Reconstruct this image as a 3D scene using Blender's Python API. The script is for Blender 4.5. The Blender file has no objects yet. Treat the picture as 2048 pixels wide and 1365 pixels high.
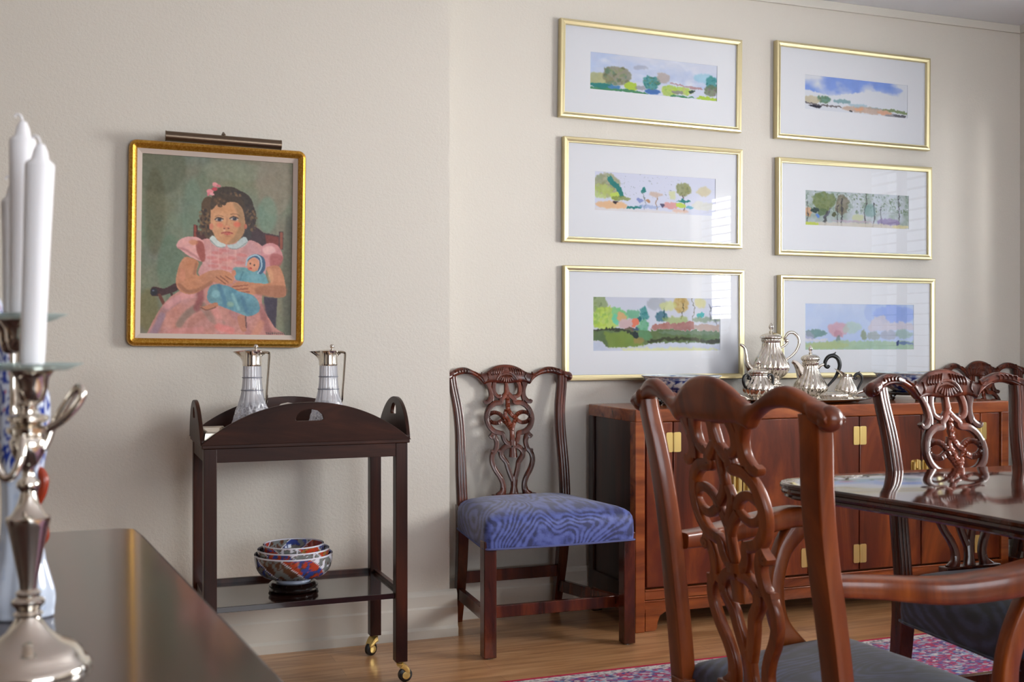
import bpy, math, random
import numpy as np
from mathutils import Vector, Matrix
R = math.radians
PI = math.pi
sc = bpy.context.scene

# ---------------------------------------------------------------- camera, world, lights, exposure
THETA = math.atan(2250 / 5926)
cam_data = bpy.data.cameras.new('camera')
cam_data.sensor_width = 36.0
cam_data.lens = 2250 / 2048 * 36.0
cam_data.dof.use_dof = True
cam_data.dof.focus_distance = 4.2
cam_data.dof.aperture_fstop = 8.5
cam_data.clip_start = 0.05
cam = bpy.data.objects.new('camera', cam_data)
sc.collection.objects.link(cam)
cam.location = (0, 0, 1.078)
cam.rotation_euler = (R(90), 0, -THETA)
sc.camera = cam

sc.view_settings.view_transform = 'Standard'
sc.view_settings.look = 'None'
sc.view_settings.gamma = 1.0
sc.view_settings.exposure = -0.15
sc.view_settings.use_curve_mapping = False
sc.cycles.use_denoising = True
sc.cycles.max_bounces = 10
sc.cycles.transparent_max_bounces = 16
sc.cycles.sample_clamp_indirect = 6.0
sc.cycles.caustics_reflective = False
sc.cycles.caustics_refractive = False

world = bpy.data.worlds.new('world')
sc.world = world
world.use_nodes = True
world.node_tree.nodes['Background'].inputs[0].default_value = (0.75, 0.86, 1.0, 1)
world.node_tree.nodes['Background'].inputs[1].default_value = 4.0

def area_light(name, loc, rot, sx, sy, power, col):
    d = bpy.data.lights.new(name, 'AREA')
    d.shape = 'RECTANGLE'; d.size = sx; d.size_y = sy
    d.energy = power; d.color = col
    o = bpy.data.objects.new(name, d)
    sc.collection.objects.link(o)
    o.location = loc; o.rotation_euler = rot
    return o
# daylight just outside the two shuttered windows of the right hand wall
XR = 4.168                                    # right wall
WIN = [(0.90, 2.15, 0.95, 2.12), (2.85, 3.62, 0.85, 2.06)]     # y0, y1, z0, z1
area_light('daylight', (XR + 0.45, 1.45, 1.95), (0, R(90), 0), 1.4, 1.8, 430, (1.0, 0.985, 0.97))
area_light('daylight', (XR + 0.40, 3.23, 1.50), (0, R(90), 0), 1.6, 1.1, 13, (1.0, 0.985, 0.97))
# fill light added outside an invented window behind the camera
YB = -2.4
area_light('daylight', (2.1, YB - 0.15, 1.5), (R(90), 0, 0), 3.0, 1.7, 110, (0.93, 0.96, 1.0))

# ---------------------------------------------------------------- materials
def lin(c):
    return tuple(((v / 255) / 12.92) if v / 255 <= 0.04045 else (((v / 255) + 0.055) / 1.055) ** 2.4 for v in c)
def mat(name, col=(128, 128, 128), rough=0.5, metal=0.0, **kw):
    m = bpy.data.materials.new(name); m.use_nodes = True
    b = m.node_tree.nodes['Principled BSDF']
    b.inputs['Base Color'].default_value = (*lin(col), 1)
    b.inputs['Roughness'].default_value = rough
    b.inputs['Metallic'].default_value = metal
    for k, v in kw.items():
        b.inputs[k.replace('_', ' ')].default_value = v
    return m
def nd(m, t, **kw):
    n = m.node_tree.nodes.new(t)
    for k, v in kw.items():
        setattr(n, k, v)
    return n
def ln(m, a, b):
    m.node_tree.links.new(a, b)
def bsdf(m):
    return m.node_tree.nodes['Principled BSDF']
def coords(m, scale=(1, 1, 1), kind='Object', rot=(0, 0, 0)):
    tc = nd(m, 'ShaderNodeTexCoord'); mp = nd(m, 'ShaderNodeMapping')
    mp.inputs['Scale'].default_value = scale; mp.inputs['Rotation'].default_value = rot
    ln(m, tc.outputs[kind], mp.inputs[0])
    return mp.outputs[0]
def noise(m, co, scale, detail=4, rough=0.55, dist=0.0):
    n = nd(m, 'ShaderNodeTexNoise')
    n.inputs['Scale'].default_value = scale; n.inputs['Detail'].default_value = detail
    n.inputs['Roughness'].default_value = rough; n.inputs['Distortion'].default_value = dist
    ln(m, co, n.inputs['Vector'])
    return n.outputs['Fac']
def ramp(m, fac, stops):
    r = nd(m, 'ShaderNodeValToRGB'); e = r.color_ramp.elements
    while len(e) < len(stops): e.new(0.5)
    for i, (p, c) in enumerate(stops):
        e[i].position = p; e[i].color = (*lin(c), 1)
    ln(m, fac, r.inputs[0])
    return r.outputs[0]
def bump(m, h, strength=0.2, dist=0.002):
    b = nd(m, 'ShaderNodeBump'); b.inputs['Strength'].default_value = strength
    b.inputs['Distance'].default_value = dist
    ln(m, h, b.inputs['Height']); ln(m, b.outputs[0], bsdf(m).inputs['Normal'])
def wood(name, c0, c1, c2, rough=0.25, stretch=(1, 1, 0.12), scale=14, coat=0.4, rot=(0, 0, 0), spec=0.4):
    m = mat(name, c1, rough)
    co = coords(m, stretch, rot=rot)
    a = noise(m, co, scale, 6, 0.6, 1.2)
    ln(m, ramp(m, a, [(0.28, c0), (0.5, c1), (0.74, c2)]), bsdf(m).inputs['Base Color'])
    bsdf(m).inputs['Coat Weight'].default_value = coat
    bsdf(m).inputs['Coat Roughness'].default_value = 0.08
    bsdf(m).inputs['Specular IOR Level'].default_value = spec
    f = noise(m, co, scale * 9, 3)
    bump(m, f, 0.05, 0.001)
    return m
def colmat(name, rough=0.5, gain=1.0, **kw):
    m = mat(name, (200, 200, 200), rough, **kw)
    v = nd(m, 'ShaderNodeVertexColor'); v.layer_name = 'Col'
    ln(m, v.outputs[0], bsdf(m).inputs['Base Color'])
    return m

M = {}
M['chair'] = wood('mahogany_chair', (30, 9, 5), (74, 28, 14), (120, 52, 26), 0.27, (1, 1, 0.15), 12, 0.25)
M['arm'] = wood('mahogany_armchair', (50, 18, 5), (112, 49, 15), (158, 82, 30), 0.3, (1, 1, 0.13), 9, 0.15)
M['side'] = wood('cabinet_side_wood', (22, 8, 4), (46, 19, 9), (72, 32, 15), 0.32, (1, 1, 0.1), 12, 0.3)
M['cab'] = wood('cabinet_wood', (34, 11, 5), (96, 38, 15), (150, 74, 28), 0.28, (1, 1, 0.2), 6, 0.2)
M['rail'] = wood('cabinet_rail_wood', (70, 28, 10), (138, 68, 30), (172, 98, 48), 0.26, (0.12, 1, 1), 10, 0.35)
M['trolley'] = wood('trolley_wood', (24, 9, 5), (52, 24, 15), (84, 40, 22), 0.33, (1, 1, 0.12), 12, 0.04, spec=.22)
M['trolleyh'] = wood('trolley_panel_wood', (26, 11, 8), (52, 27, 18), (82, 44, 28), 0.4, (0.12, 1, 0.9), 12, 0.03, spec=.2)
M['shelf'] = wood('trolley_shelf_wood', (24, 10, 8), (44, 22, 17), (66, 34, 24), 0.12, (0.1, 1, 1), 10, 0.6)
M['table'] = wood('table_wood', (30, 11, 6), (60, 25, 14), (90, 40, 22), 0.06, (0.1, 1, 1), 8, .6)
M['console'] = wood('console_wood', (28, 14, 12), (56, 30, 25), (88, 44, 34), 0.17, (1, 0.1, 1), 8, 0.4)
M['black_wood'] = mat('ebonised_wood', (22, 12, 10), 0.18, Coat_Weight=0.5)
M['ebony'] = mat('ebony', (14, 13, 14), 0.3)
M['silver'] = mat('silver', (222, 215, 205), 0.11, 1.0)
M['silver_dull'] = mat('tarnished_silver', (196, 188, 172), 0.2, 1.0)
M['brass'] = mat('brass', (236, 208, 132), 0.3, 0.85)
M['bronze'] = mat('bronze_metal', (120, 104, 88), 0.32, 1.0)
M['gold'] = mat('champagne_gold', (226, 213, 168), 0.36, 0.88)
M['cutgrey'] = mat('frosted_cut', (128, 130, 142), .4)
M['rubber'] = mat('black_rubber', (16, 15, 15), 0.35)
M['glide'] = mat('steel_glide', (150, 150, 150), 0.3, 1.0)
m = mat('gilt_leaf', (196, 146, 50), 0.36, 0.85); M['gilt'] = m
a = noise(m, coords(m), 160, 5, 0.7)
ln(m, ramp(m, a, [(0.25, (160, 108, 30)), (0.5, (202, 150, 58)), (0.75, (232, 192, 104))]), bsdf(m).inputs['Base Color'])
bump(m, a, 0.35, 0.002)
M['linen'] = mat('linen_liner', (206, 190, 178), 0.85)
M['matboard'] = mat('mat_board', (236, 238, 243), 0.9)
M['wax'] = mat('white_wax', (246, 246, 250), 0.42, Subsurface_Weight=0.25, Subsurface_Radius=(0.02, 0.02, 0.02))
m = mat('moire_fabric', (70, 78, 140), 0.55, Sheen_Weight=0.25); M['moire'] = m
co = coords(m, (1.0, 0.45, 1.0))
nz = noise(m, co, 3.2, 2, 0.4, 0.4)
mt = nd(m, 'ShaderNodeMath', operation='MULTIPLY'); mt.inputs[1].default_value = 215.0
ln(m, nz, mt.inputs[0])
si = nd(m, 'ShaderNodeMath', operation='SINE'); ln(m, mt.outputs[0], si.inputs[0])
n2 = noise(m, co, 40, 3)
ad = nd(m, 'ShaderNodeMath', operation='MULTIPLY_ADD'); ad.inputs[1].default_value = 0.16
ln(m, si.outputs[0], ad.inputs[0]); ln(m, n2, ad.inputs[2])
ln(m, ramp(m, ad.outputs[0], [(0.34, (32, 40, 88)), (0.5, (62, 74, 138)), (0.70, (84, 98, 166))]), bsdf(m).inputs['Base Color'])
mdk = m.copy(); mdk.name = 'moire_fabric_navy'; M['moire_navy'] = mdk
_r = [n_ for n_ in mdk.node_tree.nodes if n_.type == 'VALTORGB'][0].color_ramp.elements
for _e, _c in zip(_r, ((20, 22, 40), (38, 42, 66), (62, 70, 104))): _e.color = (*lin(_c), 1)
M['piping'] = mat('blue_piping', (84, 90, 140), 0.7)

def wall_paint(name, col):
    m = mat(name, col, 0.62)
    co = coords(m, (1, 1, 1))
    a = noise(m, co, 120, 4, 0.6, 0.3)
    bump(m, a, 0.34, 0.004)
    return m
M['wall'] = wall_paint('wall_paint', (216, 210, 199))
M['ceil'] = mat('ceiling_paint', (236, 238, 242), 0.8)
M['trim'] = mat('trim_paint', (216, 211, 200), 0.5)
m = mat('oak_floor', (160, 110, 70), 0.3); M['floor'] = m
co = coords(m)
br = nd(m, 'ShaderNodeTexBrick'); br.offset = 0.37; br.squash = 1.0
br.inputs['Color1'].default_value = (0.2, 0.2, 0.2, 1); br.inputs['Color2'].default_value = (0.8, 0.8, 0.8, 1)
br.inputs['Mortar'].default_value = (0.0, 0.0, 0.0, 1)
br.inputs['Scale'].default_value = 1.0; br.inputs['Mortar Size'].default_value = 0.0009
br.inputs['Brick Width'].default_value = 1.25; br.inputs['Row Height'].default_value = 0.085
ln(m, co, br.inputs['Vector'])
mp = nd(m, 'ShaderNodeMapping'); mp.inputs['Scale'].default_value = (0.16, 2.2, 1); ln(m, co, mp.inputs[0])
g = noise(m, mp.outputs[0], 16, 8, 0.65, 0.8)
rgb = ramp(m, g, [(0.3, (146, 98, 60)), (0.5, (184, 136, 92)), (0.7, (206, 162, 120))])
mx = nd(m, 'ShaderNodeMixRGB', blend_type='OVERLAY'); mx.inputs[0].default_value = 0.28
ln(m, rgb, mx.inputs[1]); ln(m, br.outputs['Color'], mx.inputs[2])
ln(m, mx.outputs[0], bsdf(m).inputs['Base Color'])
bump(m, g, 0.04, 0.001)
bsdf(m).inputs['Coat Weight'].default_value = 0.25; bsdf(m).inputs['Coat Roughness'].default_value = 0.15

def thin_glass(name, tint=(255, 255, 255), ior=1.5, rough=0.0, boost=1.0):
    m = bpy.data.materials.new(name); m.use_nodes = True
    t = m.node_tree; t.nodes.clear()
    o = t.nodes.new('ShaderNodeOutputMaterial'); tr = t.nodes.new('ShaderNodeBsdfTransparent')
    gl = t.nodes.new('ShaderNodeBsdfGlossy'); fr = t.nodes.new('ShaderNodeFresnel'); mi = t.nodes.new('ShaderNodeMixShader')
    tr.inputs[0].default_value = (*lin(tint), 1); gl.inputs['Roughness'].default_value = rough
    fr.inputs[0].default_value = ior
    mu = t.nodes.new('ShaderNodeMath'); mu.operation = 'MULTIPLY'; mu.inputs[1].default_value = boost; mu.use_clamp = True
    t.links.new(fr.outputs[0], mu.inputs[0])
    t.links.new(mu.outputs[0], mi.inputs[0]); t.links.new(tr.outputs[0], mi.inputs[1]); t.links.new(gl.outputs[0], mi.inputs[2])
    t.links.new(mi.outputs[0], o.inputs[0])
    return m
M['glass'] = thin_glass('picture_glass', boost=0.4)
M['glass_green'] = thin_glass('bobeche_glass', (246, 252, 250), 1.4, 0.08, .35)
m = thin_glass('cut_crystal', (250, 250, 255), 1.6, 0.03, 2.2); M['crystal'] = m
_t = m.node_tree; _o = [n_ for n_ in _t.nodes if n_.type == 'OUTPUT_MATERIAL'][0]; _m1 = _o.inputs[0].links[0].from_node
_d = _t.nodes.new('ShaderNodeBsdfDiffuse'); _d.inputs[0].default_value = (.95, .95, 1, 1); _m2 = _t.nodes.new('ShaderNodeMixShader'); _tc = _t.nodes.new('ShaderNodeTexCoord'); _vo = _t.nodes.new('ShaderNodeTexVoronoi'); _vo.feature = 'DISTANCE_TO_EDGE'; _vo.inputs['Scale'].default_value = 75
_mr = _t.nodes.new('ShaderNodeMapRange'); _mr.inputs['From Min'].default_value = 0.0; _mr.inputs['From Max'].default_value = 0.35; _mr.inputs['To Min'].default_value = 0.62; _mr.inputs['To Max'].default_value = 0.12  # whiter along the cell edges: sparkle of the cut glass put into the colour
_t.links.new(_tc.outputs['Object'], _vo.inputs['Vector']); _t.links.new(_vo.outputs['Distance'], _mr.inputs['Value']); _sx = _t.nodes.new('ShaderNodeSeparateXYZ'); _t.links.new(_tc.outputs['Object'], _sx.inputs[0])
_hz = _t.nodes.new('ShaderNodeMapRange'); _hz.inputs['From Min'].default_value = .085; _hz.inputs['From Max'].default_value = .125; _t.links.new(_sx.outputs['Z'], _hz.inputs['Value'])
_mf = _t.nodes.new('ShaderNodeMix'); _mf.data_type = 'FLOAT'; _t.links.new(_hz.outputs['Result'], _mf.inputs[0]); _t.links.new(_mr.outputs['Result'], _mf.inputs[2]); _mf.inputs[3].default_value = .30
_t.links.new(_mf.outputs[0], _m2.inputs[0])
_t.links.new(_m1.outputs[0], _m2.inputs[1]); _t.links.new(_d.outputs[0], _m2.inputs[2]); _t.links.new(_m2.outputs[0], _o.inputs[0])
def add_diffuse(m, col, f):
    _t = m.node_tree; _o = [n_ for n_ in _t.nodes if n_.type == 'OUTPUT_MATERIAL'][0]; _m1 = _o.inputs[0].links[0].from_node
    _d = _t.nodes.new('ShaderNodeBsdfDiffuse'); _d.inputs[0].default_value = (*col, 1); _m2 = _t.nodes.new('ShaderNodeMixShader'); _m2.inputs[0].default_value = f
    _t.links.new(_m1.outputs[0], _m2.inputs[1]); _t.links.new(_d.outputs[0], _m2.inputs[2]); _t.links.new(_m2.outputs[0], _o.inputs[0])
add_diffuse(M['glass_green'], (.78, .92, .9), .30)
M['porcelain'] = colmat('painted_porcelain', 0.12, Coat_Weight=0.5)
M['canvas'] = colmat('oil_paint', 0.5)
bump(M['canvas'], noise(M['canvas'], coords(M['canvas']), 420, 3), 0.25, 0.001)
M['watercolour'] = colmat('watercolour_paper', 0.85)
m = mat('red_brown_lacquer', (150, 52, 26), 0.25); M['lacquer'] = m

# ---------------------------------------------------------------- mesh helpers
class MB:
    def __init__(s):
        s.v = []; s.f = []; s.c = None
    def add(s, vs, fs, cs=None):
        n = len(s.v); s.v += [tuple(p) for p in vs]; s.f += [tuple(i + n for i in f) for f in fs]
        if cs is not None:
            if s.c is None: s.c = []
            s.c += [tuple(c) for c in cs]
        return s
    def box(s, x0, x1, y0, y1, z0, z1):
        vs = [(x0, y0, z0), (x1, y0, z0), (x1, y1, z0), (x0, y1, z0), (x0, y0, z1), (x1, y0, z1), (x1, y1, z1), (x0, y1, z1)]
        return s.add(vs, [(0, 3, 2, 1), (4, 5, 6, 7), (0, 1, 5, 4), (1, 2, 6, 5), (2, 3, 7, 6), (3, 0, 4, 7)])
    def hexa(s, a, b):
        """a, b: two quads (bottom, top) of four points each"""
        return s.add(list(a) + list(b), [(0, 3, 2, 1), (4, 5, 6, 7), (0, 1, 5, 4), (1, 2, 6, 5), (2, 3, 7, 6), (3, 0, 4, 7)])
    def grid(s, pts, closed_u=False, closed_v=False, cols=None, cap=False):
        """pts[i][j]; closed_u closes over i, closed_v over j"""
        n = len(pts); k = len(pts[0]); vs = [p for row in pts for p in row]; fs = []
        for i in range(n if closed_u else n - 1):
            for j in range(k if closed_v else k - 1):
                a = i * k + j; b = i * k + (j + 1) % k; c = ((i + 1) % n) * k + (j + 1) % k; d = ((i + 1) % n) * k + j
                fs.append((a, b, c, d))
        if cap and not closed_u:
            fs.append(tuple(reversed(range(k)))); fs.append(tuple((n - 1) * k + j for j in range(k)))
        return s.add(vs, fs, cols)
    def lathe(s, prof, n=32, c=(0, 0, 0), fr=None, cap=True, colf=None, sx=1, sy=1):
        pts = []; cols = [] if colf else None
        for (r, z) in prof:
            row = []
            for i in range(n):
                a = 2 * PI * i / n
                rr = r * (fr(a, z) if fr else 1)
                row.append((c[0] + rr * math.cos(a) * sx, c[1] + rr * math.sin(a) * sy, c[2] + z))
                if colf: cols.append(colf(a, z, r))
            pts.append(row)
        return s.grid(pts, closed_v=True, cols=cols, cap=cap)
    def tube(s, pts, rad, n=10, sub=6, cap=True, up=None, sq=None, closed=False):
        pts = [Vector(p) for p in pts]
        rs = list(rad) if hasattr(rad, '__len__') else [rad] * len(pts)
        P, Rr = smooth(pts, rs, sub, closed)
        rows = []; m_ = len(P); prevn = None
        for i in range(m_):
            a = P[(i - 1) % m_] if (i or closed) else P[0]; b = P[(i + 1) % m_] if (i < m_ - 1 or closed) else P[-1]
            t = (b - a).normalized()
            if up is not None: nn = Vector(up) - t * t.dot(Vector(up))
            elif prevn is None:
                q = Vector((0, 0, 1)) if abs(t.z) < 0.9 else Vector((1, 0, 0)); nn = q - t * t.dot(q)
            else: nn = prevn - t * t.dot(prevn)
            nn.normalize(); prevn = nn; bb = t.cross(nn)
            row = []
            for k in range(n):
                an = 2 * PI * k / n
                cx, cy = math.cos(an), math.sin(an)
                if sq: cx = math.copysign(abs(cx) ** 0.38, cx) * sq[0]; cy = math.copysign(abs(cy) ** 0.38, cy) * sq[1]
                row.append(tuple(P[i] + nn * (cx * Rr[i]) + bb * (cy * Rr[i])))
            rows.append(row)
        return s.grid(rows, closed_u=closed, closed_v=True, cap=cap)
    def ball(s, c, r, n=14, k=8, sc_=(1, 1, 1)):
        prof = [(max(r * math.sin(PI * i / k), 1e-4), -r * math.cos(PI * i / k)) for i in range(k + 1)]
        rows = [[(c[0] + q * math.cos(2 * PI * j / n) * sc_[0], c[1] + q * math.sin(2 * PI * j / n) * sc_[1], c[2] + z * sc_[2]) for j in range(n)] for q, z in prof]
        return s.grid(rows, closed_v=True, cap=True)
    def map(s, fn):
        s.v = [tuple(fn(*p)) for p in s.v]; return s
    def build(s, name, material, parent=None, smooth_=True, bevel=0, angle=38, loc=None):
        me = bpy.data.meshes.new(name)
        me.from_pydata(s.v, [], s.f); me.update()
        if s.c is not None:
            at = me.color_attributes.new('Col', 'FLOAT_COLOR', 'POINT')
            arr = np.ones((len(s.v), 4), dtype=np.float32); arr[:, :3] = np.array(s.c, dtype=np.float32)[:, :3]
            at.data.foreach_set('color', arr.ravel())
        if smooth_:
            me.polygons.foreach_set('use_smooth', [True] * len(me.polygons))
            me.set_sharp_from_angle(angle=R(angle))
        me.materials.append(material)
        o = bpy.data.objects.new(name, me); sc.collection.objects.link(o)
        if parent is not None: o.parent = parent
        if loc: o.location = loc
        if bevel:
            b = o.modifiers.new('bevel', 'BEVEL'); b.width = bevel; b.segments = 2; b.limit_method = 'ANGLE'; b.angle_limit = R(40)
            b.harden_normals = False
        return o
def smooth(pts, rs, sub, closed=False):
    if sub <= 1: return pts, rs
    P = []; Q = []; n = len(pts)
    seg = n if closed else n - 1
    for i in range(seg):
        if closed: p0, p1, p2, p3 = pts[(i - 1) % n], pts[i], pts[(i + 1) % n], pts[(i + 2) % n]
        else: p0, p1, p2, p3 = pts[max(i - 1, 0)], pts[i], pts[i + 1], pts[min(i + 2, n - 1)]
        r1, r2 = rs[i], rs[(i + 1) % n]
        for k in range(sub):
            t = k / sub; t2 = t * t; t3 = t2 * t
            P.append(0.5 * ((2 * p1) + (p2 - p0) * t + (2 * p0 - 5 * p1 + 4 * p2 - p3) * t2 + (3 * p1 - p0 - 3 * p2 + p3) * t3))
            Q.append(r1 + (r2 - r1) * t)
    if not closed: P.append(pts[-1]); Q.append(rs[-1])
    return P, Q
def interp(x, xs, ys):
    if x <= xs[0]: return ys[0]
    for i in range(1, len(xs)):
        if x <= xs[i]:
            t = (x - xs[i - 1]) / (xs[i] - xs[i - 1]); t = t * t * (3 - 2 * t) if False else t
            return ys[i - 1] + (ys[i] - ys[i - 1]) * t
    return ys[-1]
def thing(name, label, cat, loc=(0, 0, 0), rz=0, group=None):
    o = bpy.data.objects.new(name, None); sc.collection.objects.link(o)
    o.empty_display_size = 0.05; o.location = loc; o.rotation_euler = (0, 0, rz)
    o['label'] = label; o['category'] = cat
    if group: o['group'] = group
    return o
def tag(o, label, cat, group=None):
    o['label'] = label; o['category'] = cat
    if group: o['group'] = group
    return o
def struct(o):
    o['kind'] = 'structure'; return o
def copy_tree(o, parent=None, mats=None):
    c = o.copy(); sc.collection.objects.link(c); c.parent = parent
    for ch in list(o.children): copy_tree(ch, c)
    return c

# ---------------------------------------------------------------- room shell
YW, YL, XE = 4.155, 3.938, 1.25       # recessed wall, projecting wall, the projecting wall's edge
ZC, XL = 2.58, -3.0
struct(MB().box(XL, XR + 0.15, YB - 0.15, YW + 0.2, -0.1, 0).build('floor', M['floor'], smooth_=False))
struct(MB().box(XL - .15, XR + 0.15, YB - 0.15, YW + 0.2, ZC, ZC + 0.1).build('ceiling', M['ceil'], smooth_=False))
struct(MB().box(XL, XE, YL, YW + 0.2, 0, ZC).build('wall_left', M['wall'], smooth_=False))
struct(MB().box(XE, XR + 0.15, YW, YW + 0.2, 0, ZC).build('wall_back', M['wall'], smooth_=False))
struct(MB().box(XL - 0.15, XL, YB, YW + .2, 0, ZC).build('wall_far_left', M['wall'], smooth_=False))
w = MB()
ys = [YB] + [v for a in WIN for v in a[:2]] + [YW]
for i in range(0, len(ys), 2): w.box(XR, XR + 0.15, ys[i], ys[i + 1], 0, ZC)
for (y0, y1, z0, z1) in WIN:
    w.box(XR, XR + 0.15, y0, y1, 0, z0); w.box(XR, XR + 0.15, y0, y1, z1, ZC)
struct(w.build('wall_right', M['wall'], smooth_=False))
w = MB()
w.box(XL, .6, YB - .15, YB, 0, ZC); w.box(3.6, XR, YB - .15, YB, 0, ZC)
w.box(.6, 3.6, YB - .15, YB, 0, 0.75); w.box(.6, 3.6, YB - .15, YB, 2.2, ZC)
struct(w.build('wall_front', M['wall'], smooth_=False))
def baseboard(name, x0, x1, y):
    b = MB()
    prof = [(0.0, 0.0), (-0.026, 0.0), (-0.026, 0.030), (-0.018, 0.040), (-0.018, 0.105), (-0.014, 0.112), (-0.014, 0.150), (-0.008, 0.162), (0.0, 0.168)]
    rows = [[(x, y + p, z) for p, z in prof] for x in (x0, x1)]
    b.grid(rows); b.add([p for p in rows[1]], [tuple(range(len(prof)))]); b.add([p for p in rows[0]], [tuple(reversed(range(len(prof))))])
    return struct(b.build(name, M['trim'], smooth_=False))
baseboard('baseboard_left', XL, XE + 0.026, YL)
baseboard('baseboard_back', XE, XR, YW)
b = MB(); b.box(XE, XE + 0.02, YL, YW, 0, 0.12); struct(b.build('baseboard_return', M['trim'], smooth_=False))
# flat picture rail under the ceiling of the recess, moulding and the raised ceiling edge
struct(MB().box(XE, XR, YW - 0.012, YW, ZC - 0.038, ZC).build('trim_1', M['trim'], bevel=0.003, smooth_=False))
struct(MB().box(XR - 0.012, XR, YB, YW - 0.012, ZC - 0.038, ZC).build('trim_2', M['trim'], smooth_=False))
# dark doors added on the unseen walls to give the silver dark reflections
for k, (loc, rz, w_) in enumerate((((-1.0, YB, 0), 0, 1.9), ((XL, 1.3, 0), -90, 1.7))):
    t = bpy.data.objects.new('door_%d' % (k + 1), None); sc.collection.objects.link(t); t.location = loc; t.rotation_euler = (0, 0, R(rz)); struct(t)
    for q in (-1, 1):
        b = MB(); b.box(min(0, q * w_ / 2) + .003, max(0, q * w_ / 2) - .003, .002, .045, .005, 2.15)
        for z0, z1 in ((.2, .95), (1.05, 2.0)): b.box(min(q * .12, q * (w_ / 2 - .12)), max(q * .12, q * (w_ / 2 - .12)), .04, .055, z0, z1)
        d = b.build('door_leaf', M['side'], t, bevel=.004)
        h = MB(); h.ball((q * .06, .075, 1.02), .025); h.build('door_handle', M['brass'], d)
    b = MB(); b.box(-w_ / 2 - .09, -w_ / 2, .002, .05, 0, 2.25); b.box(w_ / 2, w_ / 2 + .09, .002, .05, 0, 2.25); b.box(-w_ / 2, w_ / 2, .002, .05, 2.16, 2.25); b.build('door_frame', M['trim'], t, smooth_=False)
# windows of the right wall with louvred shutters
for k, (y0, y1, z0, z1) in enumerate(WIN):
    t = bpy.data.objects.new('window_%d' % (k + 1), None); sc.collection.objects.link(t); t.location = (XR, (y0 + y1) / 2, z0); struct(t)
    hw = (y1 - y0) / 2; h = z1 - z0
    f = MB()
    f.box(-0.02, 0.0, -hw - 0.07, -hw, -0.07, h + 0.07); f.box(-0.02, 0.0, hw, hw + 0.07, -0.07, h + 0.07)
    f.box(-0.02, 0.0, -hw, hw, h, h + 0.07); f.box(-0.02, 0.0, -hw, hw, -0.07, 0)
    f.box(0.03, 0.06, -hw, -hw + 0.04, 0, h); f.box(0.03, 0.06, hw - 0.04, hw, 0, h); f.box(0.03, 0.06, -0.025, 0.025, 0, h)
    f.build('window_frame', M['trim'], t, smooth_=False)
    sl = MB(); z = 0.03
    while z < h - 0.02:
        sl.box(0.025, 0.068, -hw + 0.04, hw - 0.04, z, z + 0.004); z += 0.057
    sl.build('louvre', mat('shutter_white', (235, 235, 232), 0.5), t, smooth_=False)
t = bpy.data.objects.new('window_3', None); sc.collection.objects.link(t); t.location = (2.1, YB, 0.75); struct(t)  # invented window, never in view, added to carry the fill light
f = MB()
for x in (-1.5, -0.5, 0.5, 1.45): f.box(x - 0.0, x + 0.05, -0.1, -0.03, 0, 1.45)
f.box(-1.5, 1.5, -0.1, -0.03, 0, 0.05); f.box(-1.5, 1.5, -0.1, -0.03, 1.4, 1.45); f.box(-1.5, 1.5, -0.1, -0.04, 0.7, 0.74)
f.build('window_frame', M['trim'], t, smooth_=False)

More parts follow.
